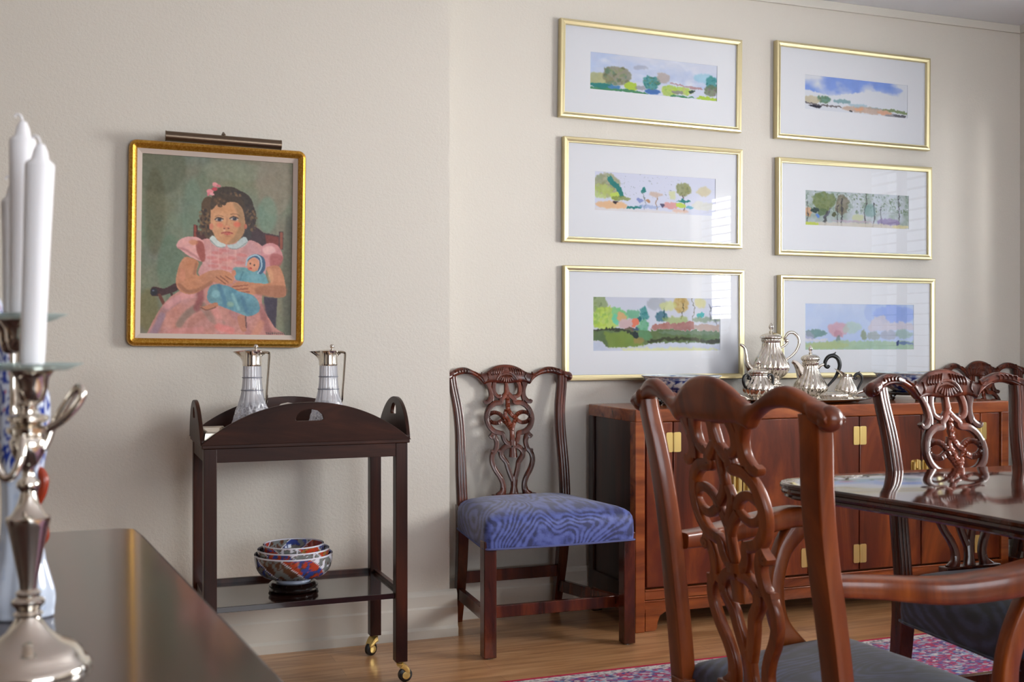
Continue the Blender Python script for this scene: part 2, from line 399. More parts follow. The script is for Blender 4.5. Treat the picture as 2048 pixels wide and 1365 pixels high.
# ---------------------------------------------------------------- painting by numbers (numpy)
class Paint:
    def __init__(s, w, h, bg, seed=1, wob=0.0):
        s.w, s.h = w, h; s.rng = np.random.default_rng(seed)
        s.a = np.zeros((h, w, 3)); s.a[:] = bg
        yy, xx = np.mgrid[0:h, 0:w]; s.X = xx / (w - 1); s.Y = yy / (h - 1)
        s.asp = h / w
        if wob:
            s.X = s.X + wob * s.noise(14); s.Y = s.Y + wob * s.noise(14)
            if wob > .01:
                s.X = s.X + .010 * s.noise(60, 2); s.Y = s.Y + .035 * s.noise(60, 2)
    def noise(s, cells, octv=3, ax=1.0, ay=1.0):
        out = np.zeros((s.h, s.w)); amp = 1; tot = 0
        for o in range(octv):
            cx = max(2, int(cells * 2 ** o * ax)); cy = max(2, int(cells * 2 ** o * ay * s.h / s.w))
            g = s.rng.random((cy + 2, cx + 2)) * 2 - 1
            u = np.linspace(0, cx, s.w); v = np.linspace(0, cy, s.h)
            iu = u.astype(int); iv = v.astype(int); fu = u - iu; fv = v - iv
            fu = fu * fu * (3 - 2 * fu); fv = fv * fv * (3 - 2 * fv)
            A = g[iv][:, iu]; B = g[iv][:, iu + 1]; C_ = g[iv + 1][:, iu]; D = g[iv + 1][:, iu + 1]
            out += amp * ((A * (1 - fu) + B * fu) * (1 - fv)[:, None] + (C_ * (1 - fu) + D * fu) * fv[:, None])
            tot += amp; amp *= 0.55
        return out / tot
    def blur(s, m, k):
        for _ in range(k):
            p = np.pad(m, 1, mode='edge')
            m = (p[:-2, 1:-1] + p[2:, 1:-1] + p[1:-1, :-2] + p[1:-1, 2:] + 2 * m) / 6
        return m
    def put(s, m, col, al=1.0, soft=1, var=6.0):
        m = s.blur(m.astype(float), soft) * al
        c = np.array(col, float)
        if var: cc = c + (s.noise(22)[..., None] * np.array([var, var, var]) + s.noise(9)[..., None] * np.array([var, 0, -var]) * 0.6)
        else: cc = c
        s.a = s.a * (1 - m[..., None]) + cc * m[..., None]
    def ell(s, cx, cy, rx, ry, col, rot=0, **k):
        dx = (s.X - cx); dy = (s.Y - cy) * s.asp; c, n = math.cos(rot), math.sin(rot)
        s.put(((dx * c + dy * n) / rx) ** 2 + ((-dx * n + dy * c) / (ry * s.asp)) ** 2 < 1, col, **k)
    def poly(s, pts, col, sub=4, **k):
        if sub > 1:
            P, _ = smooth([Vector((p[0], p[1], 0)) for p in pts], [0] * len(pts), sub, True); pts = [(p.x, p.y) for p in P]
        m = np.zeros((s.h, s.w), bool); n = len(pts)
        for i in range(n):
            x0, y0 = pts[i]; x1, y1 = pts[(i + 1) % n]
            if y0 == y1: continue
            c = ((y0 > s.Y) != (y1 > s.Y)) & (s.X < (x1 - x0) * (s.Y - y0) / (y1 - y0) + x0)
            m ^= c
        s.put(m, col, **k)
    def line(s, pts, wd, col, sub=4, **k):
        P, _ = smooth([Vector((p[0], p[1], 0)) for p in pts], [0] * len(pts), sub)
        m = np.zeros((s.h, s.w), bool)
        for a, b in zip(P[:-1], P[1:]):
            dx, dy = b.x - a.x, (b.y - a.y) * s.asp; L = dx * dx + dy * dy + 1e-12
            px, py = s.X - a.x, (s.Y - a.y) * s.asp
            t = np.clip((px * dx + py * dy) / L, 0, 1)
            m |= (px - t * dx) ** 2 + (py - t * dy) ** 2 < (wd / 2) ** 2
        s.put(m, col, **k)
    def speck(s, mask_fn, n, size, cols, al=0.8, asp=1.0):
        for _ in range(n):
            x, y = s.rng.random(2)
            if not mask_fn(x, y): continue
            r = size * (0.5 + s.rng.random())
            x0, x1 = int((x - r) * s.w), int((x + r) * s.w) + 2; ry = r / s.asp * asp
            y0, y1 = int((y - ry) * s.h), int((y + ry) * s.h) + 2
            x0, y0 = max(x0, 0), max(y0, 0)
            X = s.X[y0:y1, x0:x1]; Y = s.Y[y0:y1, x0:x1]
            m = ((((X - x) / r) ** 2 + ((Y - y) / ry) ** 2) < 1).astype(float)[..., None] * al
            c = np.array(cols[s.rng.integers(len(cols))], float)
            s.a[y0:y1, x0:x1] = s.a[y0:y1, x0:x1] * (1 - m) + c * m
    def mesh(s, w, h, y, gain=1.0):
        """canvas in the local xz plane, centred, facing -y"""
        a = np.clip(s.a, 0, 255) / 255; L = np.where(a <= 0.04045, a / 12.92, ((a + 0.055) / 1.055) ** 2.4) * gain
        xs = np.linspace(-w / 2, w / 2, s.w); zs = np.linspace(h / 2, -h / 2, s.h)
        XX, ZZ = np.meshgrid(xs, zs)
        V = np.stack([XX.ravel(), np.full(XX.size, y), ZZ.ravel()], 1)
        idx = np.arange(s.w * s.h).reshape(s.h, s.w)
        F = np.stack([idx[:-1, :-1].ravel(), idx[1:, :-1].ravel(), idx[1:, 1:].ravel(), idx[:-1, 1:].ravel()], 1)
        b = MB(); b.v = V.tolist(); b.f = F.tolist(); b.c = np.clip(L, 0, 1).reshape(-1, 3).tolist()
        return b
def frame_ring(path, prof):
    """path: closed list of (x, z, nx, nz) outward; prof: list of (inward offset, y)"""
    rows = [[(x - nx * o, y, z - nz * o) for (o, y) in prof] for (x, z, nx, nz) in path]
    b = MB(); b.grid(rows, closed_u=True, closed_v=True); return b
def rect_path(w, h, r=0.0, n=8):
    if r <= 0:
        q = 1.0
        return [(-w / 2, -h / 2, -q, -q), (w / 2, -h / 2, q, -q), (w / 2, h / 2, q, q), (-w / 2, h / 2, -q, q)]
    out = []
    for (cx, cz, a0) in ((w / 2 - r, -h / 2 + r, -90), (w / 2 - r, h / 2 - r, 0), (-w / 2 + r, h / 2 - r, 90), (-w / 2 + r, -h / 2 + r, 180)):
        for i in range(n + 1):
            a = R(a0 + 90 * i / n); c, s_ = math.cos(a), math.sin(a)
            out.append((cx + r * c, cz + r * s_, c, s_))
    return out

# --- portrait
def portrait():
    p = Paint(300, 352, (122, 124, 102), 3, 0.003)
    def Q(X, Y):     # measured picture coordinates -> canvas uv
        v = (Y - 165) / 1090; xl = 143 + 22 * v; xr = 1053 + 12 * v; u = (X - xl) / (xr - xl)
        yt = 165 + 38 * u; yb = 1262 - 12 * u
        return (u, (Y - yt) / (yb - yt))
    def el(X, Y, rx, ry, c, **k): a = Q(X, Y); p.ell(a[0], a[1], rx / 906, ry / 1070, c, **k)
    def po(pts, c, **k): p.poly([Q(*q) for q in pts], c, **k)
    def li(pts, w, c, **k): p.line([Q(*q) for q in pts], w / 906, c, **k)
    n1 = p.noise(3, 4)[..., None]; n2 = p.noise(5, 4)[..., None]; n3 = p.noise(40, 2, 1, 0.25)[..., None]
    p.a += n1 * np.array([16, 2, -10]) + n2 * np.array([-9, 7, 1]) + n3 * 7
    el(250, 250, 150, 160, (92, 98, 76), al=0.7, soft=30)
    el(230, 520, 60, 260, (84, 82, 52), al=0.5, soft=30)
    el(450, 560, 60, 250, (108, 132, 112), al=0.5, soft=26)
    el(330, 850, 80, 190, (92, 122, 98), al=0.6, soft=26)
    el(700, 260, 200, 60, (134, 142, 120), al=0.6, soft=26)
    el(940, 330, 110, 200, (140, 130, 112), al=0.7, soft=30)
    el(900, 520, 60, 110, (112, 144, 122), al=0.6, soft=22)
    el(210, 1120, 60, 130, (120, 108, 58), al=0.6, soft=24)
    el(1040, 900, 40, 400, (78, 80, 66), al=0.6, soft=20)
    # rocking chair
    po([(455, 592), (480, 596), (482, 625), (560, 640), (560, 700), (458, 690)], (74, 34, 30), sub=1)
    li([(466, 600), (468, 670)], 14, (140, 62, 48))
    po([(770, 600), (830, 595), (880, 630), (975, 648), (975, 622), (1002, 620), (1004, 730), (960, 720), (880, 740), (780, 700)], (62, 42, 46), sub=1)
    po([(890, 640), (975, 655), (975, 715), (900, 705)], (120, 52, 44), sub=1, soft=3)
    li([(990, 632), (990, 720)], 18, (142, 76, 56))
    po([(222, 985), (240, 975), (300, 985), (365, 948), (385, 985), (305, 1022), (240, 1032), (220, 1015)], (62, 30, 32))
    el(238, 1006, 20, 22, (30, 28, 34)); el(234, 998, 6, 6, (96, 100, 120))
    li([(270, 1025), (300, 1085)], 18, (104, 56, 40)); li([(335, 1000), (348, 1040)], 14, (66, 40, 34))
    po([(890, 1020), (975, 1025), (968, 1210), (930, 1170), (900, 1100)], (56, 46, 62), sub=1, soft=2)
    # dress
    dress = (196, 138, 128)
    po([(205, 1262), (270, 1120), (350, 1020), (480, 950), (560, 880), (560, 760), (740, 700), (860, 720), (900, 900), (880, 1060), (960, 1200), (975, 1262), (205, 1300)], dress, var=16)
    po([(495, 700), (560, 670), (650, 700), (780, 675), (860, 700), (905, 760), (880, 900), (700, 920), (500, 900), (520, 800)], (208, 152, 148), var=14)
    for k, (x, y) in enumerate([(570, 790), (600, 815), (640, 800), (690, 790), (735, 815), (580, 840), (660, 850), (720, 860), (600, 760), (750, 770), (640, 745)]):
        el(x, y, 34, 10, (206, 112, 108), al=0.55, soft=3, rot=0.05)
    for x in (560, 610, 660, 710): li([(x, 700), (x + 4, 870)], 7, (226, 178, 170), al=0.4, soft=2)
    li([(560, 870), (640, 885), (700, 880)], 10, (214, 190, 176), al=0.5)
    # skirt folds
    for pts, c, al in [([(260, 1240), (300, 1120), (380, 1050)], (150, 116, 122), .6), ([(390, 1200), (440, 1130), (520, 1080)], (128, 112, 98), .75), ([(450, 1250), (470, 1180), (560, 1130)], (170, 112, 98), .6),
                       ([(520, 1080), (580, 1160), (640, 1190)], (140, 118, 104), .55), ([(700, 1120), (760, 1170), (800, 1240)], (172, 116, 116), .7), ([(600, 1100), (640, 1230)], (222, 150, 142), .6),
                       ([(880, 1080), (900, 1160), (930, 1240)], (150, 92, 92), .7), ([(320, 1090), (400, 1030), (460, 1020)], (226, 160, 158), .7), ([(240, 1260), (290, 1150)], (146, 126, 148), .6),
                       ([(340, 1250), (420, 1240), (520, 1230)], (216, 142, 138), .5), ([(620, 1210), (700, 1230)], (228, 130, 124), .7), ([(500, 960), (510, 1040), (490, 1100)], (146, 76, 74), .8), ([(850, 1240), (880, 1180)], (206, 140, 112), .6)]:
        li(pts, 40, c, al=al, soft=8)
    # sleeves
    po([(358, 720), (395, 675), (470, 665), (520, 700), (530, 790), (500, 812), (430, 780), (400, 760)], (222, 164, 160), var=12)
    po([(480, 690), (520, 710), (530, 800), (505, 810), (475, 740)], (160, 84, 76), soft=3)
    el(458, 700, 26, 18, (214, 138, 92), al=.7, soft=4); li([(372, 735), (430, 755), (495, 800)], 12, (178, 118, 116), al=.7, soft=3)
    po([(870, 720), (920, 692), (975, 710), (1002, 770), (985, 810), (930, 850), (880, 810)], (206, 142, 142), var=12)
    el(915, 735, 40, 26, (230, 180, 176), soft=4); po([(930, 760), (1000, 770), (985, 830), (930, 850)], (168, 90, 88), soft=4, al=.8)
    # arms
    sk = (198, 134, 98); skd = (150, 96, 68)
    po([(408, 790), (490, 815), (480, 880), (500, 900), (560, 870), (640, 865), (700, 890), (700, 940), (650, 950), (580, 940), (520, 985), (460, 1015), (400, 1005), (366, 960), (370, 880)], sk, var=10)
    li([(385, 960), (430, 1000), (500, 985), (570, 940)], 22, skd, al=.7, soft=4); li([(480, 830), (470, 890)], 16, skd, al=.7, soft=4)
    el(400, 900, 18, 40, (214, 142, 112), al=.7, soft=6)
    for (a, b) in (((600, 905), (655, 945)), ((625, 900), (672, 935)), ((655, 900), (692, 920))): li([a, b], 6, (128, 74, 54), al=.8)
    po([(905, 840), (975, 830), (1010, 890), (1025, 960), (1020, 1015), (940, 1020), (860, 1005), (790, 1010), (710, 990), (695, 955), (740, 930), (840, 935), (930, 930), (915, 880)], sk, var=10)
    po([(850, 960), (1020, 950), (1022, 1012), (940, 1022), (850, 1006)], skd, al=.6, soft=6)
    for (a, b) in (((700, 962), (790, 950)), ((706, 982), (790, 972)), ((722, 1000), (800, 990))): li([a, b], 6, (132, 66, 48), al=.8)
    el(930, 890, 16, 46, (222, 168, 128), al=.7, soft=6, rot=-.2)
    # doll
    po([(570, 960), (620, 950), (690, 965), (740, 990), (820, 1010), (862, 1060), (862, 1110), (800, 1140), (730, 1120), (640, 1085), (560, 1060), (550, 1010)], (100, 146, 158), var=22)
    li([(620, 960), (650, 1040), (660, 1080)], 26, (70, 118, 146), al=.6, soft=5); li([(700, 1010), (740, 1100)], 18, (150, 196, 192), al=.6, soft=4)
    li([(760, 1030), (790, 1120)], 22, (66, 112, 140), al=.6, soft=5); el(600, 1010, 26, 24, (140, 192, 200), al=.7, soft=6); el(690, 1070, 22, 16, (150, 176, 140), al=.6, soft=5)
    po([(700, 850), (780, 845), (880, 870), (912, 920), (900, 940), (740, 925), (715, 910)], (112, 162, 168), var=18)
    el(705, 880, 14, 20, (206, 134, 104)); li([(760, 870), (745, 920)], 8, (78, 124, 134), al=.7)
    po([(500, 1062), (520, 1090), (600, 1060), (612, 1085), (545, 1112), (515, 1100)], (188, 124, 92)); li([(515, 1095), (550, 1110), (600, 1090)], 7, (104, 66, 56), al=.8)
    po([(735, 1140), (778, 1140), (790, 1215), (785, 1232), (762, 1230), (740, 1180)], (190, 124, 96)); li([(782, 1140), (790, 1210)], 8, (96, 66, 64), al=.8)
    po([(780, 800), (800, 772), (850, 762), (890, 790), (895, 850), (868, 882), (850, 860), (860, 800), (820, 780), (795, 810)], (58, 92, 122))
    li([(778, 830), (790, 785), (840, 766), (868, 790), (872, 840), (850, 876)], 9, (170, 196, 208))
    el(822, 825, 38, 42, (214, 146, 112)); el(800, 850, 14, 10, (210, 106, 84), al=.8, soft=2)
    el(803, 818, 5, 5, (50, 36, 36)); el(828, 828, 5, 5, (50, 36, 36)); el(806, 846, 7, 3, (160, 44, 40))
    # neck, hair, head
    el(655, 420, 95, 66, (62, 48, 32)); el(720, 470, 90, 90, (52, 42, 34)); el(790, 540, 42, 80, (62, 48, 40)); el(770, 640, 36, 46, (58, 52, 52))
    el(545, 480, 46, 60, (86, 64, 40)); el(530, 570, 34, 70, (96, 72, 46)); el(550, 640, 30, 34, (84, 64, 44))
    rng = np.random.default_rng(5)
    for _ in range(130):
        t = rng.random()
        if t < .5: x, y = 530 + rng.normal() * 22, 500 + rng.random() * 150
        elif t < .8: x, y = 790 + rng.normal() * 22, 470 + rng.random() * 150
        else: x, y = 620 + rng.random() * 120, 385 + rng.random() * 50
        el(x, y, 10, 7, [(128, 98, 62), (58, 42, 32), (104, 80, 54), (44, 34, 32)][rng.integers(4)], rot=rng.random() * 3, al=.75)
    po([(556, 500), (580, 465), (640, 452), (700, 448), (740, 480), (758, 530), (765, 600), (752, 650), (715, 690), (665, 706), (610, 690), (575, 640), (558, 580)], (204, 150, 108), var=9)
    po([(690, 450), (742, 482), (760, 560), (758, 640), (715, 690), (660, 706), (700, 660), (722, 600), (716, 520)], (158, 122, 84), al=.75, soft=7)
    el(562, 600, 12, 20, (214, 134, 104)); el(768, 596, 10, 16, (184, 104, 78))
    el(610, 560, 40, 60, (216, 160, 118), al=.5, soft=8); el(612, 590, 20, 14, (222, 118, 92), al=.65, soft=6); el(716, 582, 22, 16, (222, 106, 84), al=.75, soft=6)
    po([(560, 500), (600, 460), (640, 470), (660, 445), (720, 452), (760, 500), (740, 430), (640, 400), (560, 430)], (66, 50, 34))
    for (x, y) in ((598, 452), (612, 470), (586, 440), (605, 430), (630, 440)): el(x, y, 15, 12, (84, 62, 40)); el(x + 4, y + 3, 6, 5, (120, 92, 60), al=.8)
    for (x, y, sg) in ((606, 556, -1), (696, 549, 1)):
        el(x, y, 25, 12, (196, 178, 160)); el(x + 3, y, 12, 12, (44, 48, 66)); el(x + 3, y, 6, 6, (20, 20, 28)); el(x, y - 4, 2.5, 2.5, (200, 206, 214))
        li([(x - 24, y), (x - 4, y - 13), (x + 24, y - 4)], 7, (62, 42, 34)); li([(x - 20, y + 10), (x + 16, y + 12)], 4, (150, 96, 70), al=.7)
    li([(582, 540), (604, 530), (630, 538)], 6, (132, 92, 60), al=.6); li([(676, 524), (705, 518), (730, 530)], 6, (120, 84, 56), al=.6)
    li([(655, 545), (650, 585), (644, 604)], 9, (184, 122, 90), al=.5, soft=3)
    el(652, 602, 22, 12, (206, 134, 100)); el(640, 609, 5, 4, (96, 48, 42)); el(664, 609, 6, 4, (110, 56, 46)); el(655, 596, 9, 7, (224, 164, 126), al=.7)
    li([(626, 638), (650, 632), (672, 634), (692, 638)], 7, (164, 66, 62)); el(660, 643, 20, 5, (196, 92, 84)); el(660, 655, 18, 5, (170, 112, 84), al=.5, soft=3)
    el(640, 622, 8, 6, (226, 180, 150), al=.6)
    po([(554, 672), (575, 655), (610, 690), (652, 708), (645, 722), (610, 727), (572, 705)], (206, 214, 206)); po([(662, 710), (710, 700), (760, 658), (784, 680), (765, 712), (712, 733), (675, 728)], (186, 198, 196))
    li([(556, 680), (600, 722), (645, 724)], 5, (130, 136, 130), al=.7); li([(672, 728), (720, 732), (780, 690)], 5, (120, 126, 126), al=.7)
    for (x, y, rx, ry, c, r_) in ((578, 345, 18, 14, (222, 146, 148), .4), (598, 352, 14, 9, (200, 110, 116), 0), (548, 388, 20, 14, (226, 142, 148), 0), (575, 372, 16, 11, (196, 66, 78), 0), (560, 404, 16, 8, (230, 160, 164), .2), (540, 404, 8, 12, (214, 120, 130), .3)): el(x, y, rx, ry, c, rot=r_)
    # signature strokes, too worn to read
    for k in range(10): x = 912 + k * 12; li([(x, 1232), (x + 2, 1246)], 3.5, (62, 60, 56), al=.8); li([(x, 1236 + (k % 3) * 4), (x + 7, 1238 + (k % 2) * 4)], 3, (62, 60, 56), al=.7)
    p.a += p.noise(70, 2, 1, 1)[..., None] * 9
    return p
PX, PZ, PW, PH = 0.424, 1.400, 0.584, 0.684
t = thing('portrait_painting', 'oil portrait of a curly haired girl in pink holding a doll, in a gilt frame', 'painting', (PX, YL, PZ)); t.rotation_euler = (0, R(0.7), 0)
frame_ring(rect_path(PW, PH, 0.026), [(0, 0), (0, -0.022), (0.004, -0.032), (0.012, -0.036), (0.02, -0.032), (0.026, -0.024), (0.028, -0.014), (0.028, 0)]).build('frame', M['gilt'], t)
frame_ring(rect_path(PW - 0.05, PH - 0.05), [(0, -0.003), (0, -0.02), (0.018, -0.013), (0.018, -0.003)]).build('liner', M['linen'], t, smooth_=False)
portrait().mesh(PW - 0.084, PH - 0.084, -0.008, 1.02).build('canvas', M['canvas'], t, smooth_=False)
MB().box(-PW / 2 + .01, PW / 2 - .01, -0.006, -0.001, -PH / 2 + .01, PH / 2 - .01).build('backing', M['linen'], t, smooth_=False)
# picture lamp
t = thing('picture_lamp', 'bronze tube picture lamp above the portrait of the girl', 'lamp', (0.434, 3.842, 1.746)); t.rotation_euler = (0, R(1.2), 0)
b = MB(); b.tube([(-0.185, 0, 0), (0.185, 0, 0)], 0.0165, 20, 1, up=(0, 0, 1)); b.build('lamp_shade', M['bronze'], t)
for s_ in (-1, 1):
    b = MB(); b.tube([(s_ * 0.185, 0, 0), (s_ * 0.188, 0, 0)], 0.0175, 20, 1, up=(0, 0, 1)); b.build('end_cap', M['bronze'], t)
b = MB(); b.tube([(0, 0, 0.014), (0, 0.03, 0.03), (0, 0.06, 0.026), (0, 0.092, 0.016), (0, 0.094, 0.004)], 0.004, 8); b.ball((0, 0, 0.018), 0.005); b.build('bracket', M['bronze'], t)

# --- six watercolours
def wc_sky(p, c1, c2, top=0.7):
    n = p.noise(4, 4, 1, 2.0); mk = np.clip((n + 0.2) * 1.6, 0, 1) * (p.Y < top)
    p.put(mk, c2, soft=2); p.put(np.clip(p.noise(9, 3, 1, 2), 0, 1) * (p.Y < top), (236, 236, 242), al=.7)
def bush(p, x, y, rx, ry, cols, n=60, soft=1):
    p.ell(x, y, rx, ry, cols[0], al=.75, soft=3, var=14)
    for _ in range(n):
        a, r = p.rng.random() * 6.28, p.rng.random() ** .5
        p.ell(x + rx * r * math.cos(a), y + ry * r * math.sin(a), rx * .16, ry * .13, cols[p.rng.integers(len(cols))], al=.6, soft=soft, rot=p.rng.random() * 3)
def water(k):
    p = Paint(280, [84, 84, 104, 82, 82, 104][k], (206, 212, 228), 40 + k, 0.022)
    O = [(128, 124, 96), (104, 112, 82), (140, 150, 110), (96, 130, 108)]; T = [(42, 124, 120), (30, 104, 112), (72, 140, 122)]
    Lm = [(168, 196, 70), (186, 208, 96), (140, 180, 84)]; G = [(84, 156, 112), (112, 178, 130)]
    if k == 0:
        wc_sky(p, 0, (186, 200, 228)); p.ell(.38, .28, .06, .07, (150, 154, 172), al=.5, soft=4); p.ell(.9, .4, .1, .12, (130, 190, 212), al=.6, soft=5)
        p.ell(.07, .72, .1, .2, (168, 168, 110), al=.8, soft=3, var=16); bush(p, .2, .58, .11, .26, O, 40); p.ell(.1, .88, .09, .08, T[0], soft=2); p.ell(.19, .9, .05, .06, (72, 128, 176), soft=2)
        p.ell(.31, .84, .05, .12, Lm[0], soft=2); p.ell(.38, .84, .04, .06, (140, 140, 150), al=.7, soft=2); bush(p, .47, .68, .07, .2, T + [(96, 128, 92)], 30); p.ell(.56, .5, .05, .16, (176, 160, 148), al=.7, soft=3)
        p.ell(.48, .9, .07, .06, (66, 110, 176), soft=2); bush(p, .62, .83, .06, .15, Lm, 24); bush(p, .73, .8, .09, .1, Lm + [(206, 170, 150)], 24); p.line([(.62, .62), (.8, .68), (.88, .7)], .012, (176, 144, 150))
        p.ell(.8, .8, .022, .05, (52, 70, 66)); p.ell(.68, .86, .05, .05, (130, 124, 134), al=.8); bush(p, .95, .5, .04, .2, T, 10); bush(p, .95, .72, .05, .16, [(104, 116, 84), (128, 108, 124)], 16)
        p.line([(0, .97), (.3, .96), (.45, 1)], .02, (70, 132, 92)); p.line([(.62, .97), (.82, .96)], .012, (70, 132, 92)); p.ell(.92, .95, .08, .05, Lm[0])
    if k == 1:
        p.a[:] = (208, 212, 230); p.speck(lambda x, y: .2 < x < .7 and y < .62, 260, .004, [(150, 160, 170), (176, 182, 190)], .6)
        bush(p, .1, .32, .1, .28, [(140, 140, 96), (176, 176, 150), (150, 164, 130)], 34); p.line([(.12, .18), (.18, .4), (.21, .58)], .045, T[0]); bush(p, .06, .5, .08, .18, [(178, 196, 110), (170, 170, 140)], 16)
        p.ell(.16, .62, .04, .1, Lm[1]); p.ell(.21, .66, .08, .06, (128, 140, 72), al=.8); p.ell(.14, .84, .13, .1, (226, 178, 128), al=.85, soft=3); p.ell(.18, .76, .025, .03, (50, 44, 52)); p.line([(.27, .9), (.37, .86)], .02, T[0])
        p.ell(.4, .42, .022, .08, T[0]); p.line([(.4, .45), (.4, .9)], .005, (120, 130, 130)); p.ell(.36, .68, .035, .06, (120, 134, 190), al=.8); p.ell(.43, .7, .02, .05, (180, 140, 110)); p.line([(.5, .5), (.52, .9)], .006, (150, 120, 100)); p.ell(.5, .52, .05, .07, (196, 170, 150), al=.7, soft=3)
        p.ell(.44, .84, .1, .04, (150, 170, 210), al=.7); p.ell(.62, .78, .07, .09, (214, 150, 144), al=.85, soft=2); p.ell(.55, .78, .014, .05, (90, 84, 110)); bush(p, .73, .34, .07, .17, [(140, 140, 84), (150, 158, 110), (120, 130, 90)], 30); p.line([(.73, .5), (.735, .9)], .008, (110, 96, 90))
        p.ell(.63, .5, .03, .12, (200, 206, 150), al=.7, soft=3); p.poly([(.67, .68), (.73, .58), (.79, .66)], T[0], sub=1); p.ell(.71, .76, .04, .06, Lm[1]); p.ell(.78, .8, .03, .04, (120, 180, 200)); p.ell(.9, .36, .06, .12, (206, 196, 160), al=.8, soft=3); p.ell(.9, .75, .1, .12, (214, 214, 200), al=.7, soft=3)
        p.ell(.7, .92, .07, .05, (226, 180, 150), al=.6); p.ell(.3, .97, .5, .05, (222, 214, 206), al=.6, soft=4)
    if k == 2:
        p.a[:] = (198, 202, 216); bush(p, .04, .14, .07, .16, [(128, 146, 84), (104, 124, 84)], 14); bush(p, .09, .4, .1, .22, Lm, 40); p.ell(.2, .33, .06, .14, (130, 190, 130), soft=2); p.ell(.17, .42, .03, .09, (110, 196, 160)); p.ell(.21, .36, .03, .1, (206, 168, 120), soft=2)
        p.ell(.3, .32, .05, .1, (110, 170, 140), soft=2); bush(p, .39, .3, .035, .13, T, 20); p.ell(.35, .42, .02, .06, T[1]); p.ell(.25, .5, .07, .1, (196, 168, 170), soft=3); p.ell(.32, .47, .03, .08, (214, 118, 92)); p.ell(.29, .64, .06, .08, (104, 84, 74)); p.ell(.34, .65, .03, .09, (62, 84, 108)); bush(p, .39, .55, .045, .13, G, 24)
        p.ell(.5, .12, .08, .12, (160, 166, 176), al=.7, soft=4); bush(p, .53, .36, .05, .09, [(44, 92, 112), (60, 120, 112)], 14); p.line([(.55, .2), (.55, .4)], .012, (40, 84, 96)); bush(p, .68, .13, .06, .16, [(186, 156, 84), (196, 178, 120), (170, 140, 80)], 26); p.line([(.7, .1), (.69, .4)], .006, (76, 66, 46)); p.line([(.78, 0), (.77, .42)], .006, (96, 96, 84))
        p.ell(.58, .16, .06, .1, (200, 206, 130), al=.7, soft=4); p.ell(.64, .42, .1, .07, (150, 170, 96), al=.7, soft=3); p.ell(.84, .32, .03, .05, (70, 168, 168)); p.ell(.88, .4, .12, .05, (128, 146, 120), al=.8, soft=3); p.ell(.84, .1, .05, .1, (206, 200, 128), al=.7, soft=4); p.line([(.92, .1), (.92, .4)], .008, (110, 116, 130)); p.line([(.97, .05), (.97, .5)], .008, (110, 116, 130))
        p.poly([(.46, .5), (.78, .44), (.78, .6), (.46, .6)], (164, 116, 112), sub=1, var=18); p.poly([(.78, .5), (1, .5), (1, .62), (.78, .6)], (176, 156, 150), sub=1, var=10)
        p.poly([(0, .62), (.12, .59), (.3, .62), (.6, .6), (1, .62), (1, .86), (.5, .85), (.25, .93), (.12, .94), (.06, .82), (0, .8)], (92, 112, 72), sub=1, var=14); p.poly([(.08, .64), (.3, .66), (.4, .9), (.13, .95)], (124, 148, 58), al=.7, soft=4, sub=1); p.ell(.4, .7, .05, .1, (88, 150, 110), al=.6, soft=4); p.ell(.34, .8, .04, .08, (166, 130, 84), al=.6, soft=4)
        p.line([(0, .63), (.12, .59), (.22, .62), (.3, .66)], .014, (52, 58, 44)); p.ell(.32, .7, .03, .06, (34, 48, 52)); p.line([(.42, .83), (.6, .78), (.74, .77), (.86, .82), (1, .8)], .02, (58, 64, 44), soft=1); p.ell(.95, .81, .05, .04, (50, 50, 32)); p.ell(.75, .66, .25, .04, (116, 136, 124), al=.6, soft=3)
        p.poly([(.46, .9), (.7, .84), (1, .86), (1, .96), (.4, .96)], (200, 206, 222), sub=1, al=.85, soft=2); p.poly([(0, .82), (.06, .84), (.12, .97), (0, 1)], (190, 198, 216), sub=1, al=.85); p.ell(.6, .98, .4, .04, (214, 216, 150), al=.7, soft=3)
    if k == 3:
        p.a[:] = (216, 220, 228); p.put(np.clip((p.noise(4, 4, 1, 1.5) + .35) * 2, 0, 1) * (p.Y < .42 + .1 * np.sin(p.X * 7)), (110, 142, 220), soft=3, al=.85); p.ell(.8, .2, .15, .1, (120, 150, 222), al=.6, soft=5)
        bush(p, .18, .68, .07, .1, [(64, 116, 92), (120, 120, 92), (88, 104, 72)], 22); p.ell(.06, .72, .08, .12, (190, 180, 150), al=.8, soft=3); p.ell(.35, .68, .08, .06, (110, 150, 158), al=.8, soft=2); p.ell(.5, .75, .1, .05, (140, 176, 190), al=.6, soft=3); p.ell(.68, .8, .1, .03, (100, 150, 170), al=.7, soft=2); p.line([(.77, .8), (.9, .82), (1, .86)], .02, (128, 146, 108))
        p.line([(0, .82), (.15, .85), (.34, .85)], .012, (110, 104, 108)); p.ell(.1, .9, .06, .04, (44, 44, 58), soft=1); p.ell(.6, .87, .25, .09, (190, 158, 136), al=.75, soft=3, var=16); p.ell(.52, .86, .05, .05, (222, 162, 126), al=.8, soft=2); p.ell(.78, .9, .08, .06, (214, 160, 132), al=.7, soft=2); p.ell(.93, .95, .06, .04, (60, 58, 64)); p.ell(.88, .97, .1, .05, (120, 118, 128), al=.7, soft=2); p.ell(.44, .93, .012, .02, (40, 44, 50))
